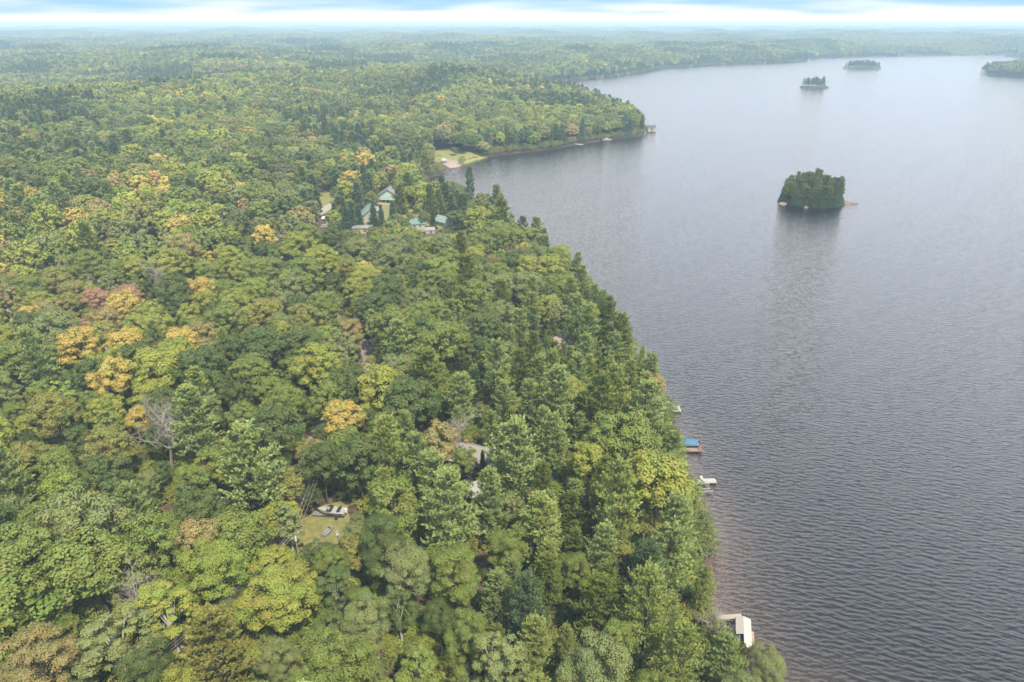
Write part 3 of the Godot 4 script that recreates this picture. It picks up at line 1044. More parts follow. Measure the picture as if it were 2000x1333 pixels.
func gable(parent: Node3D, long: float, deep: float, wall_h: float, rise: float, wall: Material, roof: Material, eave := 0.5, at := Vector3.ZERO, called := "") -> void:
	var s := Shape.new()   # walls with the two gable ends, ridge along x
	var a := long / 2.0
	var b := deep / 2.0
	var p := [Vector3(-a, 0, -b), Vector3(a, 0, -b), Vector3(a, 0, b), Vector3(-a, 0, b)]
	var up := Vector3(0, wall_h, 0)
	for k in 4:
		s.quad(at + p[k] - Vector3(0, 1, 0), at + p[(k + 1) % 4] - Vector3(0, 1, 0), at + p[(k + 1) % 4] + up, at + p[k] + up)
	for e in [-a, a]:
		s.tri(at + Vector3(e, wall_h, -b), at + Vector3(e, wall_h, b), at + Vector3(e, wall_h + rise, 0))
	part(called + "wall", s.mesh(), wall, parent)
	var r := Shape.new()
	var slope := Vector2(b, rise).length()
	for e in [-1.0, 1.0]:
		var dir := Vector3(0, -rise, e * b).normalized()
		var turn := Basis(Vector3.RIGHT, Vector3(0, dir.z, -dir.y) * e, dir * e).orthonormalized()
		r.box(at + Vector3(0, wall_h + rise + 0.06, 0) + dir * (slope + eave) / 2.0, Vector3(long + eave * 2.0, 0.12, slope + eave), turn)
	part(called + "roof", r.mesh(), roof, parent)

func openings(parent: Node3D, list: Array) -> void:   # [name, centre, size]
	for o in list:
		var size: Vector3 = o[2]
		if o[0] == "door":
			var d := box_part("door", parent, o[1], size, plain("dark door", 0.10, 0.07, 0.05))
			box_part("handle", d, o[1] + Vector3(size.x * 0.36 if size.x > size.z else 0.0, 0, size.z * 0.36 if size.z > size.x else 0.0) + Vector3(0.06, 0, 0.06), Vector3(0.1, 0.1, 0.1), plain("steel", 0.5, 0.5, 0.5, 0.4, 0.6))
		else:
			var f := box_part("window", parent, o[1], size, plain("white trim", 0.28, 0.28, 0.272))
			var thin := Vector3(0.8, 0.8, 1.25) if size.z < size.x else Vector3(1.25, 0.8, 0.8)
			box_part("pane", f, o[1], size * thin, plain("dark glass", 0.03, 0.04, 0.05, 0.08))

func dock(called: String, label: String, at: Vector3, turn: float, long: float, wide: float, planks: int, wood: Material, group := "") -> Node3D:
	var d := thing(called, label, "dock", at, turn, group)   # runs along x, planks across
	for k in planks:
		var w := long / planks
		box_part("plank", d, Vector3(-long / 2.0 + w * (k + 0.5), 0.55 + 0.012 * sin(k * 2.3), 0), Vector3(w * 0.86, 0.07, wide * (1.0 + 0.012 * sin(k * 5.1))), wood)
	for e in [-1.0, 1.0]:
		box_part("beam", d, Vector3(0, 0.42, e * wide * 0.4), Vector3(long, 0.18, 0.12), plain("weathered beam", 0.14, 0.12, 0.1))
		for f in [-0.9, 0.0, 0.9]:
			var s := Shape.new()
			s.tube(Vector3(f * long / 2.0, -1.6, e * wide * 0.42), Vector3(f * long / 2.0, 0.5, e * wide * 0.42), 0.07, 0.07, 8)
			part("post", s.mesh(), plain("dark post", 0.07, 0.06, 0.055), d)
	return d

func hull_mesh(long: float, beam: float, high: float) -> ArrayMesh:   # bow towards +x, open top closed by a deck
	var s := Shape.new()
	var n := 12
	var last := []
	for k in n + 1:
		var t := float(k) / n
		var w := beam / 2.0 * (1.0 - pow(t, 3.2)) * (0.88 + 0.12 * minf(1.0, t * 4.0)) + 0.02
		var x := -long / 2.0 + long * t
		var rise := 0.25 * high * t * t
		var keel := high * 0.75 * pow(t, 5.0)
		var row := [Vector3(x, keel, 0), Vector3(x - 0.12 * long * pow(t, 4.0) * 0.3, keel * 0.6 + high * 0.32, w * 0.86), Vector3(x, high + rise, w), Vector3(x, high + rise + 0.03, w * 0.82), Vector3(x, high + rise - 0.02, 0)]
		if last:
			for j in 4:
				s.quad(last[j], row[j], row[j + 1], last[j + 1])
				var m := Vector3(1, 1, -1)
				s.quad(last[j] * m, last[j + 1] * m, row[j + 1] * m, row[j] * m)
		else:
			for j in 3:
				s.quad(row[j], row[j + 1], row[j + 1] * Vector3(1, 1, -1), row[j] * Vector3(1, 1, -1))
		last = row
	return s.mesh()

func structures() -> void:
	var gravel := grained("gravel", Color(0.12, 0.10, 0.083), Color(0.20, 0.17, 0.145), 0.12, 0.05)
	var grass := grained("lawn", Color(0.10, 0.115, 0.03), Color(0.20, 0.19, 0.055), 0.05, 0.02)
	var dry := grained("dry grass", Color(0.105, 0.115, 0.038), Color(0.17, 0.158, 0.056), 0.03, 0.04)
	var sand := grained("sand", Color(0.17, 0.13, 0.105), Color(0.255, 0.21, 0.175), 0.1, 0.03)
	ground_piece("road", ribbon(ROAD, 3.4, 0.16), gravel)
	ground_piece("driveway", ribbon([Vector2(-46, -128), Vector2(-34, -134), Vector2(-20, -136), Vector2(-12, -133)], 3.2, 0.16), gravel)
	ground_piece("lawn", patch(-38.0, -108.5, 5.2, 7.2, 0.12, 0.2), dry)
	ground_piece("lawn", patch(-68.5, -376.0, 9.0, 14.0, 0.22), dry)
	ground_piece("lawn", patch(-62.0, -352.0, 34.0, 24.0, 0.14), grass)
	ground_piece("lawn", patch(-108.0, -392.0, 16.0, 28.0, 0.2), grass)
	ground_piece("lawn", patch(-46.0, -552.0, 30.0, 20.0, 0.14), grass)
	ground_piece("yard", patch(-102.0, -376.0, 3.2, 26.0, 0.4, 0.12), grained("pale gravel", Color(0.20, 0.18, 0.155), Color(0.29, 0.265, 0.235), 0.12, 0.05))
	ground_piece("beach", patch(-45.0, -530.0, 8.0, 18.0, 0.2, -0.5), sand)
	ground_piece("terrace", patch(-73.0, -387.0, 9.0, 3.0, 0.3), sand)

	# --- boat on a trailer in the clearing
	var white := plain("white gelcoat", 0.27, 0.268, 0.264, 0.3)
	var y := ground_at(-37.0, -111.4)
	var boat := thing("motorboat", "white motorboat with a dark stripe parked on its trailer in the clearing", "boat", Vector3(-36.9, y + 0.75, -111.5), PI - 0.1)
	var hull := part("hull", hull_mesh(5.8, 2.2, 1.0), white, boat)
	var st := Shape.new()
	for e in [-1.0, 1.0]:
		st.box(Vector3(-0.5, 0.72, e * 1.06), Vector3(4.2, 0.2, 0.06))
	part("stripe", st.mesh(), plain("dark stripe", 0.03, 0.03, 0.035, 0.3), hull)
	var ws := Shape.new()
	ws.quad(Vector3(1.0, 1.1, -0.8), Vector3(1.0, 1.1, 0.8), Vector3(0.6, 1.6, 0.7), Vector3(0.6, 1.6, -0.7))
	ws.quad(Vector3(1.0, 1.1, 0.8), Vector3(-0.2, 1.1, 0.95), Vector3(-0.2, 1.5, 0.85), Vector3(0.6, 1.6, 0.7))
	ws.quad(Vector3(1.0, 1.1, -0.8), Vector3(-0.2, 1.1, -0.95), Vector3(-0.2, 1.5, -0.85), Vector3(0.6, 1.6, -0.7))
	part("windshield", ws.mesh(), plain("dark glass", 0.03, 0.04, 0.05, 0.08), boat)
	for e in [[0.1, -0.45], [0.1, 0.45], [-1.6, 0.0]]:
		var se := Shape.new()
		se.box(Vector3(e[0], 1.15, e[1]), Vector3(0.6, 0.3, 0.6 if e[1] else 1.5))
		se.box(Vector3(e[0] - 0.3, 1.4, e[1]), Vector3(0.14, 0.6, 0.6 if e[1] else 1.5))
		part("seat", se.mesh(), plain("black vinyl", 0.03, 0.03, 0.03, 0.5), boat)
	box_part("outboard_motor", boat, Vector3(-3.1, 1.05, 0), Vector3(0.45, 0.8, 0.4), plain("pale cowl", 0.5, 0.5, 0.52, 0.4))
	var tr := thing("boat_trailer", "low steel trailer on wheels beneath the white motorboat", "trailer", Vector3(-36.9, y, -111.5), PI - 0.1)
	box_part("frame", tr, Vector3(0.8, 0.55, 0), Vector3(6.4, 0.12, 1.3), plain("grey steel", 0.25, 0.25, 0.26, 0.5, 0.5))
	for e in [-1.0, 1.0]:
		var wh := Shape.new()
		wh.tube(Vector3(-1.2, 0.33, e * 0.95), Vector3(-1.2, 0.33, e * 1.15), 0.33, 0.33, 14)
		part("wheel", wh.mesh(), plain("tyre", 0.02, 0.02, 0.02, 0.9), tr)
	var jet := thing("personal_watercraft", "small pale blue watercraft parked on the grass below the trailered motorboat", "watercraft", Vector3(-36.4, ground_at(-36.4, -106.4) + 0.12, -106.4), 1.1)
	part("hull", hull_mesh(3.0, 1.15, 0.65), plain("pale blue gelcoat", 0.17, 0.19, 0.235, 0.3), jet)
	box_part("seat", jet, Vector3(-0.5, 0.82, 0), Vector3(1.4, 0.3, 0.4), plain("grey vinyl", 0.2, 0.2, 0.22, 0.5))
	box_part("handlebar", jet, Vector3(0.45, 1.0, 0), Vector3(0.12, 0.14, 0.75), plain("black vinyl", 0.03, 0.03, 0.03, 0.5))
	var tank := thing("garden_chair", "white garden chair beside the pale blue watercraft on the grass", "chair", Vector3(-34.4, ground_at(-34.4, -105.4) + 0.12, -105.4), 0.4)
	box_part("seat", tank, Vector3(0, 0.42, 0), Vector3(0.6, 0.06, 0.6), white)
	box_part("backrest", tank, Vector3(0, 0.8, -0.3), Vector3(0.6, 0.75, 0.06), white)
	for e in [[-0.26, -0.26], [0.26, -0.26], [-0.26, 0.26], [0.26, 0.26]]:
		box_part("leg", tank, Vector3(e[0], 0.2, e[1]), Vector3(0.06, 0.42, 0.06), white)

	# --- utility poles and their wires
	var wood := plain("grey pole wood", 0.19, 0.172, 0.148, 0.9)
	var tops := []
	for k in [[-51.3, -69.6, 8.6, "grey utility pole at the picture's lower edge among maples"], [-40.0, -98.6, 7.2, "grey utility pole with a transformer beside the grassy boat clearing"], [-41.5, -141.0, 9.0, "grey utility pole standing behind the dark tree by the gravel road"]]:
		var g := ground_at(k[0], k[1])
		var po := thing("utility_pole", k[3], "pole", Vector3(k[0], g, k[1]), 0.25, "utility poles along the road")
		var s := Shape.new()
		s.tube(Vector3(0, -0.5, 0), Vector3(0, k[2], 0), 0.16, 0.11, 8)
		part("post", s.mesh(), wood, po)
		box_part("crossarm", po, Vector3(0, k[2] - 0.4, 0), Vector3(1.6, 0.12, 0.12), wood)
		for e in [-0.7, 0.0, 0.7]:
			var ins := Shape.new()
			ins.tube(Vector3(e, k[2] - 0.34, 0), Vector3(e, k[2] - 0.12, 0), 0.06, 0.04, 6)
			part("insulator", ins.mesh(), plain("white porcelain", 0.6, 0.6, 0.58, 0.3), po)
		var tf := Shape.new()
		tf.tube(Vector3(0.05, k[2] - 1.9, 0.34), Vector3(0.05, k[2] - 1.0, 0.34), 0.22, 0.22, 10)
		part("transformer", tf.mesh(), plain("grey steel paint", 0.42, 0.43, 0.43, 0.5), po)
		tops.append(Vector3(k[0], g + k[2] - 0.12, k[1]))
	for k in 2:
		for e in [-0.7, 0.0, 0.7]:
			var s := Shape.new()
			var o := Vector3(e, 0, 0).rotated(Vector3.UP, 0.25)
			var last: Vector3 = tops[k] + o
			for j in range(1, 13):
				var t := j / 12.0
				var p: Vector3 = tops[k].lerp(tops[k + 1], t) + o - Vector3(0, 4.0 * t * (1.0 - t) * 0.7, 0)
				s.tube(last, p, 0.02, 0.02, 4)
				last = p
			var w := part(numbered("power_line"), s.mesh(), plain("grey cable", 0.3, 0.3, 0.29, 0.6), self)
			tag(w, ["%s overhead wire from the lower edge up to the transformer pole", "%s overhead wire from the transformer pole towards the gravel road"][k] % ["western", "middle", "eastern"][int(e / 0.7) + 1], "wire", "power lines")

	# --- cottages in the woods
	var slate := grained("grey shingles", Color(0.15, 0.15, 0.153), Color(0.23, 0.228, 0.225), 0.3, 0.06)
	var clap := plain("tan clapboard", 0.34, 0.26, 0.19, 0.8)
	var h1 := thing("cottage", "grey gable-roofed cottage half hidden behind the orange tree in the woods", "house", Vector3(-9.0, ground_at(-9.0, -132.5), -132.5), -0.35)
	gable(h1, 9.5, 7.5, 2.9, 2.3, clap, slate)
	openings(h1, [["window", Vector3(-2.6, 1.7, 3.76), Vector3(1.3, 1.1, 0.08)], ["window", Vector3(2.4, 1.7, 3.76), Vector3(1.6, 1.1, 0.08)], ["door", Vector3(0.2, 1.05, 3.76), Vector3(0.95, 2.1, 0.08)], ["window", Vector3(4.76, 1.7, 0.5), Vector3(0.08, 1.1, 1.5)]])
	box_part("chimney", h1, Vector3(-2.0, 5.0, -0.7), Vector3(0.7, 1.6, 0.7), plain("brick red", 0.22, 0.11, 0.08, 0.9))
	var dk := thing("wooden_deck", "orange-brown plank deck beside the grey gable-roofed cottage", "deck", Vector3(-3.4, ground_at(-3.4, -128.6), -128.6), -0.35)
	for k in 14:
		box_part("plank", dk, Vector3(-1.95 + k * 0.3, 0.9, 0), Vector3(0.27, 0.06, 4.6), plain("orange stained wood", 0.25, 0.15, 0.095, 0.7) if k % 3 else plain("pale stained wood", 0.28, 0.185, 0.125, 0.7))
	for e in [[-1.8, -2.1], [2.0, -2.1], [-1.8, 2.1], [2.0, 2.1]]:
		box_part("post", dk, Vector3(e[0], 0.4, e[1]), Vector3(0.14, 1.0, 0.14), plain("orange stained wood", 0.25, 0.15, 0.095, 0.7))
	var h2 := thing("cottage", "small pale-roofed cottage whose roof corner shows between two pines", "house", Vector3(-8.4, ground_at(-8.4, -120.0), -120.0), 0.5)
	gable(h2, 5.0, 4.2, 2.5, 1.6, clap, plain("pale metal roof", 0.16, 0.166, 0.175, 0.5))
	openings(h2, [["window", Vector3(1.0, 1.5, 2.11), Vector3(1.0, 0.9, 0.06)], ["door", Vector3(-1.0, 1.05, 2.11), Vector3(0.9, 2.0, 0.06)]])
	var h3 := thing("cottage", "brown cottage roof deep among the shore pines, farther than the docks", "house", Vector3(13.5, ground_at(13.5, -196.0), -196.0), 0.9)
	gable(h3, 8.0, 6.5, 2.8, 2.4, clap, grained("brown shingles", Color(0.14, 0.12, 0.10), Color(0.24, 0.21, 0.18), 0.3, 0.06))
	openings(h3, [["window", Vector3(1.5, 1.6, 3.26), Vector3(1.2, 1.0, 0.06)], ["window", Vector3(-1.5, 1.6, 3.26), Vector3(1.2, 1.0, 0.06)]])

	# --- the camp with green metal roofs
	var green := plain("green metal roof", 0.16, 0.225, 0.212, 0.45)
	var pale := plain("pale metal roof", 0.16, 0.166, 0.175, 0.5)
	var cream := plain("white siding", 0.26, 0.252, 0.24, 0.8)
	var g0 := 4.0
	var lodge := thing("camp_lodge", "large white camp lodge with green-trimmed gable and porch by the lawn", "lodge", Vector3(-71.5, g0, -399.0), PI / 2.0)
	gable(lodge, 14.0, 15.0, 3.6, 5.0, cream, pale, 0.8)
	var tg := Shape.new()
	tg.tri(Vector3(-7.02, 4.2, -5.2), Vector3(-7.02, 4.2, 5.2), Vector3(-7.02, 7.8, 0))
	part("gable_panel", tg.mesh(), plain("sage green boards", 0.26, 0.36, 0.32, 0.8), lodge)
	box_part("porch_roof", lodge, Vector3(-8.6, 3.5, 0), Vector3(3.4, 0.16, 15.4), green, Basis(Vector3.BACK, 0.16))
	for k in 6:
		box_part("porch_post", lodge, Vector3(-10.0, 1.6, -6.8 + k * 2.72), Vector3(0.22, 3.3, 0.22), cream)
	openings(lodge, [["window", Vector3(-7.03, 1.8, -5.0), Vector3(0.06, 1.3, 1.6)], ["window", Vector3(-7.03, 1.8, -2.6), Vector3(0.06, 1.3, 1.6)], ["door", Vector3(-7.03, 1.1, 0.0), Vector3(0.06, 2.2, 1.6)], ["window", Vector3(-7.03, 1.8, 2.6), Vector3(0.06, 1.3, 1.6)], ["window", Vector3(-7.03, 1.8, 5.0), Vector3(0.06, 1.3, 1.6)]])
	var an := thing("camp_cabin", "small green-roofed cabin attached-looking at the west side of the lodge", "cabin", Vector3(-84.0, g0, -395.0), 0.2, "green-roofed camp buildings")
	gable(an, 6.5, 5.0, 2.6, 1.8, cream, green)
	openings(an, [["window", Vector3(1.2, 1.5, 2.51), Vector3(1.2, 1.0, 0.06)], ["door", Vector3(-1.2, 1.05, 2.51), Vector3(0.9, 2.1, 0.06)]])
	var hall := thing("camp_hall", "tall teal-roofed hall behind the row of dark spruces", "hall", Vector3(-75.0, 4.6, -358.0), 0.3 + PI / 2.0, "green-roofed camp buildings")
	gable(hall, 13.0, 11.0, 3.2, 4.2, cream, green, 0.7)
	openings(hall, [["window", Vector3(-2.6, 1.8, 5.51), Vector3(1.4, 1.1, 0.06)], ["window", Vector3(2.6, 1.8, 5.51), Vector3(1.4, 1.1, 0.06)], ["door", Vector3(-6.51, 1.1, 0), Vector3(0.06, 2.2, 1.3)]])
	var b3 := thing("camp_cabin", "long white cabin with dark green roof between tall trees at the camp", "cabin", Vector3(-50.0, g0 + 0.3, -342.0), 0.12, "green-roofed camp buildings")
	gable(b3, 10.5, 6.5, 2.7, 2.2, cream, plain("deep green metal roof", 0.085, 0.165, 0.145, 0.45))
	openings(b3, [["window", Vector3(-3.0, 1.5, 3.26), Vector3(1.2, 1.0, 0.06)], ["window", Vector3(0.0, 1.5, 3.26), Vector3(1.2, 1.0, 0.06)], ["window", Vector3(3.0, 1.5, 3.26), Vector3(1.2, 1.0, 0.06)], ["door", Vector3(5.26, 1.05, 0.4), Vector3(0.06, 2.1, 0.95)]])
	var b4 := thing("camp_cabin", "green-roofed cabin partly behind the broad dark evergreen nearest the lake", "cabin", Vector3(-35.5, g0, -347.0), -0.7, "green-roofed camp buildings")
	gable(b4, 8.0, 6.0, 2.7, 2.2, cream, green)
	openings(b4, [["window", Vector3(-1.8, 1.5, 3.01), Vector3(1.2, 1.0, 0.06)], ["door", Vector3(1.6, 1.05, 3.01), Vector3(0.95, 2.1, 0.06)]])
	var low := thing("storage_shed", "low flat grey-roofed shed in front of the dark spruce row", "shed", Vector3(-75.0, 4.6, -333.5), 0.05)
	box_part("wall", low, Vector3(0, 1.0, 0), Vector3(9.0, 2.4, 4.0), cream)
	box_part("roof", low, Vector3(0, 2.3, 0), Vector3(9.8, 0.18, 4.8), pale, Basis(Vector3.RIGHT, 0.06))
	box_part("door", low, Vector3(1.5, 1.0, 2.03), Vector3(1.6, 2.0, 0.06), plain("dark door", 0.10, 0.07, 0.05))
	var sh := thing("storage_shed", "small grey shed on the grass below the long white cabin", "shed", Vector3(-41.0, g0 + 0.2, -331.5), 0.2)
	gable(sh, 4.6, 3.2, 2.0, 1.1, plain("weathered boards", 0.24, 0.22, 0.2, 0.9), pale, 0.3)
	box_part("door", sh, Vector3(0.4, 0.95, 1.62), Vector3(1.0, 1.9, 0.06), plain("dark door", 0.10, 0.07, 0.05))
	var fp := thing("flagpole", "thin white flagpole standing by the green-roofed cabins", "flagpole", Vector3(-38.4, g0, -352.0))
	var fs := Shape.new()
	fs.tube(Vector3.ZERO, Vector3(0, 9.5, 0), 0.09, 0.05, 8)
	part("pole", fs.mesh(), white, fp)
	var fb := Shape.new()
	fb.tube(Vector3(0, 9.5, 0), Vector3(0, 9.7, 0), 0.12, 0.04, 8)
	part("finial", fb.mesh(), white, fp)
	var pg := thing("playground", "orange playground tower with slide on the camp lawn", "playground", Vector3(-57.0, g0, -381.0), 0.6)
	var orange := plain("orange plastic", 0.30, 0.12, 0.055, 0.5)
	for e in [[-0.8, -0.8], [0.8, -0.8], [-0.8, 0.8], [0.8, 0.8]]:
		box_part("post", pg, Vector3(e[0], 1.6, e[1]), Vector3(0.14, 3.2, 0.14), orange)
	box_part("platform", pg, Vector3(0, 1.4, 0), Vector3(1.8, 0.14, 1.8), orange)
	box_part("tower_roof", pg, Vector3(0, 3.3, 0), Vector3(2.0, 0.16, 2.0), orange)
	box_part("slide", pg, Vector3(1.9, 0.8, 0), Vector3(2.6, 0.1, 0.7), orange, Basis(Vector3.BACK, -0.55))
	for k in [[-94.5, -337.0, 0.3, "white car parked on the yard by the spruce row", [0.26, 0.26, 0.26]], [-90.5, -336.5, 0.2, "dark grey car parked nearest the spruces on the yard", [0.08, 0.085, 0.09]], [-98.5, -352.0, 1.3, "silver car on the pale camp road", [0.4, 0.41, 0.42]]]:
		car(Vector3(k[0], ground_at(k[0], k[1]) + 0.15, k[1]), k[2], k[3], plain("car paint " + k[3], k[4][0], k[4][1], k[4][2], 0.25))
	for k in 14:
		var fx := -92.0 + k * 1.15
		var fpost := box_part(numbered("fence_post"), self, Vector3(fx, ground_at(fx, -334.5) + 0.5, -334.5 - 0.5 * sin(k * 0.4)), Vector3(0.22, 1.3, 0.22), cream)
		tag(fpost, "white post in the row under the camp's dark spruces", "post", "white posts under the spruces")

	# --- the beach
	var tent := thing("canopy_tent", "pale green canopy tent on the sandy beach", "tent", Vector3(-52.5, ground_at(-52.5, -534.0), -534.0), 0.2)
	var cv := Shape.new()
	for k in 4:
		var a := Basis(Vector3.UP, k * PI / 2.0)
		cv.tri(a * Vector3(-2.4, 2.3, 2.4), a * Vector3(2.4, 2.3, 2.4), Vector3(0, 3.7, 0))
		cv.quad(a * Vector3(-2.4, 1.9, 2.4), a * Vector3(2.4, 1.9, 2.4), a * Vector3(2.4, 2.3, 2.4), a * Vector3(-2.4, 2.3, 2.4))
	part("canopy", cv.mesh(), plain("pale green canvas", 0.21, 0.25, 0.22, 0.8), tent)
	for e in [[-2.3, -2.3], [2.3, -2.3], [-2.3, 2.3], [2.3, 2.3]]:
		box_part("pole", tent, Vector3(e[0], 1.1, e[1]), Vector3(0.08, 2.4, 0.08), white)
	var cn := thing("rowboat", "dark rowboat pulled up at the water's edge of the beach", "boat", Vector3(-43.2, 0.25, -517.0), 0.1)
	part("hull", hull_mesh(4.6, 1.4, 0.6), plain("dark hull", 0.05, 0.045, 0.04, 0.5), cn)
	box_part("thwart", cn, Vector3(-0.3, 0.66, 0), Vector3(0.3, 0.05, 1.2), wood)
	var sk := thing("skiff", "small white skiff moored by the bushes east of the beach", "boat", Vector3(-28.0, 0.02, -552.5), 0.1)
	part("hull", hull_mesh(4.6, 1.6, 0.7), white, sk)
	box_part("thwart", sk, Vector3(-0.3, 0.78, 0), Vector3(0.3, 0.05, 1.3), wood)
	var pt := thing("picnic_table", "wooden picnic table on the lawn behind the beach", "table", Vector3(-58.0, ground_at(-58.0, -556.0) + 0.25, -556.0), 0.1)
	box_part("table_top", pt, Vector3(0, 0.75, 0), Vector3(2.4, 0.08, 0.9), wood)
	for e in [-1.0, 1.0]:
		box_part("bench", pt, Vector3(0, 0.45, e * 0.8), Vector3(2.4, 0.07, 0.3), wood)
		box_part("leg", pt, Vector3(e * 0.9, 0.36, 0), Vector3(0.12, 0.74, 1.7), wood)

	# --- docks and boats of the near shore
	var grey_wood := plain("silvered planks", 0.28, 0.255, 0.24, 0.8)
	var red_wood := plain("reddish planks", 0.20, 0.14, 0.122, 0.8)
	dock("dock", "pale slatted dock, farthest up the near shore", Vector3(45.0, 0, -167.0), 0.0, 5.6, 3.0, 14, grey_wood, "docks of the near shore")
	dock("dock", "reddish plank dock beside the blue-covered boat", Vector3(45.4, 0, -146.6), 0.0, 6.6, 1.6, 16, red_wood, "docks of the near shore")
	dock("dock", "white finger dock between the blue-covered boat and the canopied boat lift", Vector3(45.6, 0, -133.4), 0.08, 6.4, 1.7, 16, plain("white painted planks", 0.30, 0.292, 0.284, 0.7), "docks of the near shore")
	var cb := thing("covered_boat", "moored boat under a bright blue cover with pink stern gear", "boat", Vector3(45.3, 0.0, -149.6), PI)
	part("hull", hull_mesh(6.2, 2.3, 0.85), white, cb)
	var cov := Shape.new()
	var rowl := []
	for k in 9:
		var t := k / 8.0
		var x := -2.9 + 5.9 * t
		var wd := 1.12 * (1.0 - pow(t, 3.2)) + 0.08
		var ht := 0.98 + 0.75 * exp(-pow((t - 0.42) / 0.25, 2.0)) + 0.12 * t
		var row := [Vector3(x, 0.82 + 0.15 * t * t, wd * 1.04), Vector3(x, lerpf(0.95, ht, 0.6), wd * 0.6), Vector3(x, ht, 0), Vector3(x, lerpf(0.95, ht, 0.6), -wd * 0.6), Vector3(x, 0.82 + 0.15 * t * t, -wd * 1.04)]
		if rowl:
			for j in 4:
				cov.quad(rowl[j], row[j], row[j + 1], rowl[j + 1])
		else:
			for j in range(1, 4):
				cov.tri(row[0], row[j], row[j + 1])
		rowl = row
	part("cover", cov.mesh(), plain("blue canvas", 0.02, 0.105, 0.21, 0.7), cb)
	box_part("outboard_motor", cb, Vector3(-3.3, 0.75, 0), Vector3(0.4, 0.9, 0.38), plain("black vinyl", 0.03, 0.03, 0.03, 0.5))
	var ch := thing("deck_chair", "pink-red deck chair at the end of the dock beside the blue boat cover", "chair", Vector3(48.1, 0.6, -146.5), -0.4)
	box_part("seat", ch, Vector3(0, 0.4, 0), Vector3(0.6, 0.06, 0.6), plain("faded red plastic", 0.26, 0.10, 0.09, 0.6))
	box_part("backrest", ch, Vector3(0, 0.75, -0.32), Vector3(0.6, 0.8, 0.06), plain("faded red plastic", 0.26, 0.10, 0.09, 0.6), Basis(Vector3.RIGHT, -0.25))
	for e in [[-0.26, -0.26], [0.26, -0.26], [-0.26, 0.26], [0.26, 0.26]]:
		box_part("leg", ch, Vector3(e[0], 0.2, e[1]), Vector3(0.07, 0.42, 0.07), plain("faded red plastic", 0.26, 0.10, 0.09, 0.6))
	var tie := thing("swim_ladder", "dark ladder hanging off the reddish plank dock", "ladder", Vector3(48.0, 0.0, -145.2), 0.0)
	for e in [-0.25, 0.25]:
		box_part("rail", tie, Vector3(e, 0.4, 0), Vector3(0.07, 1.7, 0.07), plain("black vinyl", 0.03, 0.03, 0.03, 0.5))
	for k in 4:
		box_part("rung", tie, Vector3(0, -0.2 + k * 0.38, 0), Vector3(0.5, 0.05, 0.09), plain("black vinyl", 0.03, 0.03, 0.03, 0.5))
	var lf := thing("boat_lift", "empty grey steel boat lift next to the white finger dock", "boat lift", Vector3(45.0, 0.0, -129.8), 0.1)
	for e in [[-1.6, -1.3], [1.6, -1.3], [-1.6, 1.3], [1.6, 1.3]]:
		box_part("post", lf, Vector3(e[0], 0.2, e[1]), Vector3(0.12, 2.6, 0.12), plain("galvanised steel", 0.26, 0.265, 0.27, 0.45, 0.5))
	for e in [-1.3, 1.3]:
		box_part("bunk", lf, Vector3(0, 0.5, e * 0.5), Vector3(3.4, 0.16, 0.2), plain("galvanised steel", 0.26, 0.265, 0.27, 0.45, 0.5))
		box_part("rail", lf, Vector3(0, 1.4, e), Vector3(3.3, 0.1, 0.1), plain("galvanised steel", 0.26, 0.265, 0.27, 0.45, 0.5))
	var lo := thing("lounge_chair", "white lounge chair on the white finger dock", "chair", Vector3(45.6, 0.6, -133.4), 0.5)
	box_part("seat", lo, Vector3(0, 0.32, 0.2), Vector3(0.65, 0.07, 1.2), white)
	box_part("backrest", lo, Vector3(0, 0.62, -0.6), Vector3(0.65, 0.07, 0.8), white, Basis(Vector3.RIGHT, 0.8))
	for e in [[-0.28, -0.3], [0.28, -0.3], [-0.28, 0.7], [0.28, 0.7]]:
		box_part("leg", lo, Vector3(e[0], 0.15, e[1]), Vector3(0.06, 0.32, 0.06), white)

	# canopied lift with a boat below, nearest the camera
	var can := thing("canopied_boat_lift", "boat lift under a long white peaked canopy at the near shore", "boat lift", Vector3(40.9, 0.0, -87.3), -0.27)
	var canvas := plain("white canvas", 0.275, 0.268, 0.264, 0.75)
	var cs := Shape.new()
	cs.box(Vector3(0.66, 2.45, 0.0), Vector3(1.45, 0.05, 6.8), Basis(Vector3.BACK, -0.32))
	cs.box(Vector3(-0.62, 2.45, -1.3), Vector3(1.35, 0.05, 4.0), Basis(Vector3.BACK, 0.32))
	cs.box(Vector3(1.36, 1.98, 0.0), Vector3(0.05, 0.5, 6.8))
	part("canopy", cs.mesh(), canvas, can)
	for z in [-3.3, -0.2, 3.2]:
		for e in [-1.25, 1.3]:
			box_part("post", can, Vector3(e, 0.4, z), Vector3(0.1, 3.6, 0.1), plain("galvanised steel", 0.26, 0.265, 0.27, 0.45, 0.5))
		box_part("cross_beam", can, Vector3(0, 1.95, z), Vector3(2.5, 0.09, 0.09), plain("galvanised steel", 0.26, 0.265, 0.27, 0.45, 0.5))
	var pb := thing("motorboat", "white bow of the boat resting under the peaked white canopy", "boat", Vector3(40.85, 0.55, -86.7), -0.27 - PI / 2.0)
	part("hull", hull_mesh(7.0, 2.2, 0.9), white, pb)
	var pw := Shape.new()
	pw.quad(Vector3(1.5, 1.0, -0.9), Vector3(1.5, 1.0, 0.9), Vector3(1.0, 1.5, 0.8), Vector3(1.0, 1.5, -0.8))
	part("windshield", pw.mesh(), plain("dark glass", 0.03, 0.04, 0.05, 0.08), pb)
	box_part("cover", pb, Vector3(-0.8, 1.05, 0), Vector3(3.4, 0.3, 1.8), plain("slate blue canvas", 0.10, 0.13, 0.19, 0.7))
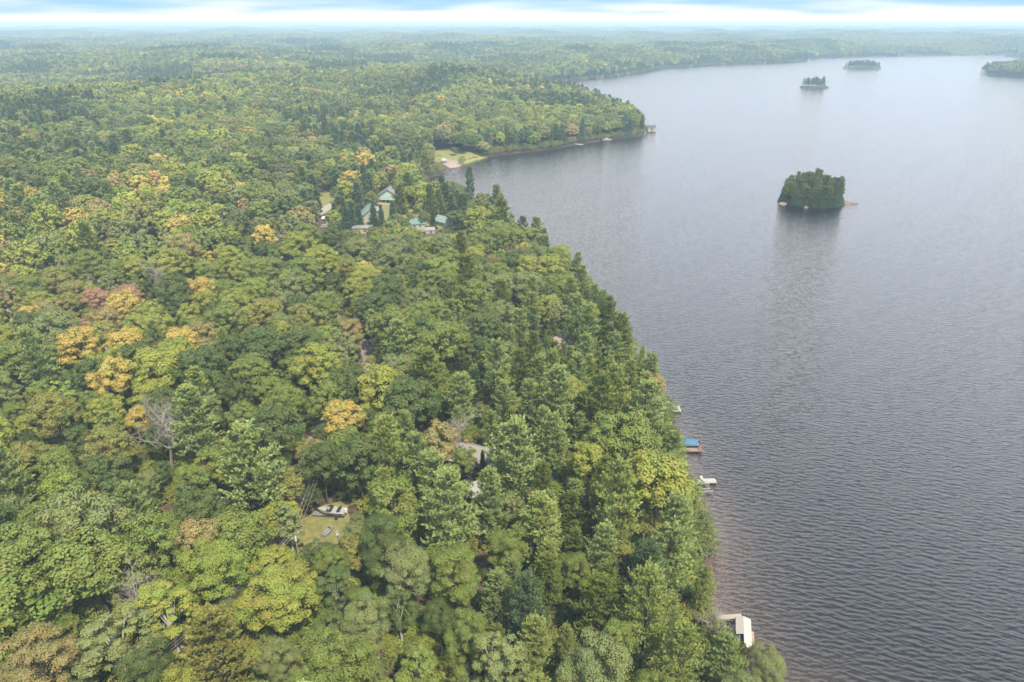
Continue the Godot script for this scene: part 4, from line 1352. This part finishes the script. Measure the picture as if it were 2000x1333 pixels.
	var sd := dock("dock", "narrow pinkish dock along the lake side of the canopied boat lift", Vector3(42.75, 0, -87.6), -0.27 + PI / 2.0, 3.0, 0.8, 8, plain("pinkish planks", 0.26, 0.195, 0.165, 0.8), "docks of the near shore")
	for k in 3:
		box_part("railing", sd, Vector3(-1.2 + k * 1.2, 1.0, -0.42), Vector3(0.07, 0.9, 0.07), plain("pinkish planks", 0.26, 0.195, 0.165, 0.8))
	dock("dock", "short pale walkway from the shore to the canopied boat lift", Vector3(40.2, 0, -92.4), 0.1, 4.6, 1.0, 12, grey_wood, "docks of the near shore")

	# --- along the bay and the far shore
	dock("dock", "white dock under the trees of the wooded point", Vector3(60.0, 0, -627.0), -0.7, 9.0, 3.0, 10, plain("white painted planks", 0.30, 0.292, 0.284, 0.7), "docks of the bay")
	var bb := thing("cabin_cruiser", "white cabin cruiser lying off the wooded point", "boat", Vector3(88.0, 0.0, -650.5), -0.2)
	part("hull", hull_mesh(9.0, 3.0, 1.3), white, bb)
	box_part("cabin", bb, Vector3(-0.5, 1.9, 0), Vector3(3.6, 1.2, 2.2), white)
	box_part("windshield", bb, Vector3(1.35, 2.0, 0), Vector3(0.1, 0.8, 2.0), plain("dark glass", 0.03, 0.04, 0.05, 0.08))
	var bh := thing("boathouse", "dark-roofed boathouse on the water at the tip of the point", "boathouse", Vector3(140.0, 0.0, -712.0), 0.1)
	gable(bh, 7.5, 6.0, 3.0, 2.2, cream, plain("dark roof", 0.05, 0.055, 0.06, 0.7), 0.4, Vector3(0, 0.6, 0))
	box_part("door", bh, Vector3(0, 1.9, 3.03), Vector3(3.2, 2.4, 0.06), plain("dark door", 0.10, 0.07, 0.05))
	box_part("platform", bh, Vector3(0, 0.45, 0.8), Vector3(9.6, 0.3, 9.0), plain("weathered boards", 0.24, 0.22, 0.2, 0.9))
	var far_names := ["first", "second", "third", "fourth", "fifth", "sixth", "seventh", "eighth", "ninth"]
	var spots := [[176.0, -1432.0], [213.0, -1478.0], [243.0, -1530.0], [440.0, -1805.0], [540.0, -1878.0], [668.0, -1945.0], [838.0, -2082.0], [1245.0, -2376.0], [1450.0, -2442.0]]
	for k in spots.size():
		var fh := thing("lakeside_cottage", "tiny pale waterside cottage, %s from the wooded point along the far shore" % far_names[k], "house", Vector3(spots[k][0], 0.2, spots[k][1]), rng.randf(), "cottages along the far shore")
		gable(fh, 6.0, 4.6, 2.4, 1.6, plain("grey siding", 0.20, 0.195, 0.185, 0.8) if k % 3 else cream, pale if k % 2 else slate)

	# --- rocks of the pine island
	rng.seed = 61
	for k in [[204.5, -411.5, 6.5, 3.6, 0.9, "long pinkish granite spit at the east end of the pine island"], [164.0, -409.0, 3.0, 2.4, 0.9, "low reddish rock at the west end of the pine island"], [175.0, -400.6, 1.8, 1.4, 0.9, "small pale rock at the waterline under the pine island's trees"]]:
		var n := FastNoiseLite.new()
		n.frequency = 0.5
		var s := Shape.new()
		var last := []
		for j in 9:
			var row := []
			for m in 18:
				var e := j / 8.0 * PI / 2.0
				var a := TAU * m / 18.0
				var d := Vector3(cos(a) * cos(e), sin(e), sin(a) * cos(e))
				var f := 1.0 + 0.5 * n.get_noise_3dv(d * 2.0 + Vector3(k[0], 0, 0))
				row.append(Vector3(d.x * k[2], d.y * k[4] * 1.4 - 0.35, d.z * k[3]) * f)
			if last:
				for m in 18:
					s.quad(last[m], row[m], row[(m + 1) % 18], last[(m + 1) % 18])
			last = row
		var o := part(numbered("rock"), s.mesh(), grained("pink granite", Color(0.09, 0.066, 0.055), Color(0.19, 0.145, 0.12), 0.25, 0.05), self)
		o.position = Vector3(k[0], 0.1, k[1])
		tag(o, k[5], "rock", "rocks of the pine island")

	# --- bare dead trees
	for k in [[34.0, -86.5, 0.75, 5, "bare grey tree at the shore beside the canopied boat lift"], [-75.6, -125.6, 1.5, 6, "bare grey-brown tree standing among the maples at mid left"], [-79.5, -131.0, 1.2, 8, "smaller bare tree just behind the bare tree at mid left"], [-125.0, -226.5, 1.35, 7, "pale bare tree among golden maples far up the slope"], [-57.5, -77.5, 1.25, 9, "bare leaning tree by the golden birch near the lower edge"], [-14.0, -131.5, 1.3, 10, "pale bare trunk behind the orange tree beside the cottage"]]:
		var d := part(numbered("dead_tree"), bare(k[3]), plain("dead wood", 0.20, 0.185, 0.17, 0.9), self)
		d.position = Vector3(k[0], ground_at(k[0], k[1]), k[1])
		d.scale = Vector3.ONE * k[2]
		tag(d, k[4], "tree", "bare dead trees")

	# --- low growth under and between the trees
	rng.seed = 314
	var bush: ArrayMesh = broadleaf(99, 420, 0.85)[0]
	var list := []
	for k in 9000:
		var z := -40.0 - 250.0 * rng.randf()
		var x := rng.randf_range(z * 1.0 - 20.0, 48.0)
		var s := shore_at(x, z)
		if s < 0.6 or road_gap(Vector2(x, z)) < 2.4 or Vector2((x + 38.5) / 7.5, (z + 108.0) / 9.5).length() < 1.0 or Vector2(x + 8.0, z + 131.0).length() < 8.0:
			continue
		var r := rng.randf_range(0.9, 2.0)
		if hides(x, ground_at(x, z), z, r, r * 0.5):
			continue
		var c: Array = LEAF[["green", "dark green", "olive green", "yellow-green", "bright green"][rng.randi() % 5]]
		list.append([Transform3D(Basis(Vector3.UP, rng.randf() * TAU).scaled(Vector3(r / 4.0, r / 11.0, r / 4.0)), Vector3(x, ground_at(x, z) - r * 0.45, z)), Color(c[0], c[1], c[2])])
	var fringe := []
	for k in lake_poly.size() - 1:
		var a := lake_poly[k]
		var b := lake_poly[k + 1]
		if a.length() > 2100.0 or a.x > 900.0:
			continue
		var away := (b - a).normalized().orthogonal()
		if Geometry2D.is_point_in_polygon((a + b) / 2.0 + away, lake_poly):
			away = -away
		var n := int(a.distance_to(b) / (2.2 if a.length() < 700.0 else 4.0))
		for j in n:
			var p := a.lerp(b, (j + rng.randf()) / n) + away * rng.randf_range(-0.8, 2.2)
			if hides(p.x, 0.3, p.y, 2.0, 1.0):
				continue
			var r := rng.randf_range(1.3, 2.8)
			var c: Array = LEAF[["green", "dark green", "olive green", "dark green", "green"][rng.randi() % 5]]
			fringe.append([Transform3D(Basis(Vector3.UP, rng.randf() * TAU).scaled(Vector3(r / 4.2, r / (8.0 if p.length() < 380.0 else 4.5), r / 4.2)), Vector3(p.x, maxf(ground_at(p.x, p.y), 0.0) - r * (0.6 if p.length() < 380.0 else 1.1), p.y)), Color(c[0], c[1], c[2])])
	for k in ISLANDS.slice(1):
		for j in 70:
			var t := TAU * (j + rng.randf()) / 70.0
			var p := Vector2(k[0] + cos(t) * k[2] * 1.01, k[1] + sin(t) * k[3] * 1.01)
			var r := rng.randf_range(1.2, 2.1)
			var c: Array = LEAF[["dark green", "blue-green"][rng.randi() % 2]]
			fringe.append([Transform3D(Basis(Vector3.UP, t * 3.0).scaled(Vector3(r / 4.2, r / 8.0, r / 4.2)), Vector3(p.x, -0.1 - r * 0.6, p.y)), Color(c[0], c[1], c[2])])
	mass("shore_shrubs", bush, fringe, leafy("woodland leaves", Color.WHITE), "low shrubs fringing the waterline of lake and islands", "shrubs")
	mass("undergrowth", bush, list, leafy("woodland leaves", Color.WHITE), "low leafy bushes covering the ground between the trees", "undergrowth")

func car(at: Vector3, turn: float, label: String, paint: Material) -> void:
	var c := thing("parked_car", label, "car", at, turn, "cars parked at the camp")
	var s := Shape.new()
	var prof := [Vector2(-2.2, 0.35), Vector2(-2.25, 0.8), Vector2(-1.9, 0.95), Vector2(-1.3, 1.45), Vector2(0.4, 1.5), Vector2(1.1, 1.0), Vector2(2.1, 0.85), Vector2(2.25, 0.4)]
	for k in prof.size():
		var p: Vector2 = prof[k]
		var q: Vector2 = prof[(k + 1) % prof.size()]
		s.quad(Vector3(p.x, p.y, -0.88), Vector3(q.x, q.y, -0.88), Vector3(q.x, q.y, 0.88), Vector3(p.x, p.y, 0.88))
	for e in [-0.88, 0.88]:
		for k in range(1, prof.size() - 1):
			s.tri(Vector3(prof[0].x, prof[0].y, e), Vector3(prof[k].x, prof[k].y, e), Vector3(prof[k + 1].x, prof[k + 1].y, e))
	part("body", s.mesh(), paint, c)
	for e in [-1.0, 1.0]:
		box_part("window", c, Vector3(-0.4, 1.2, e * 0.885), Vector3(1.7, 0.36, 0.02), plain("dark glass", 0.03, 0.04, 0.05, 0.08))
		for f in [-1.4, 1.4]:
			var w := Shape.new()
			w.tube(Vector3(f, 0.32, e * 0.72), Vector3(f, 0.32, e * 0.92), 0.32, 0.32, 12)
			part("wheel", w.mesh(), plain("tyre", 0.02, 0.02, 0.02, 0.9), c)
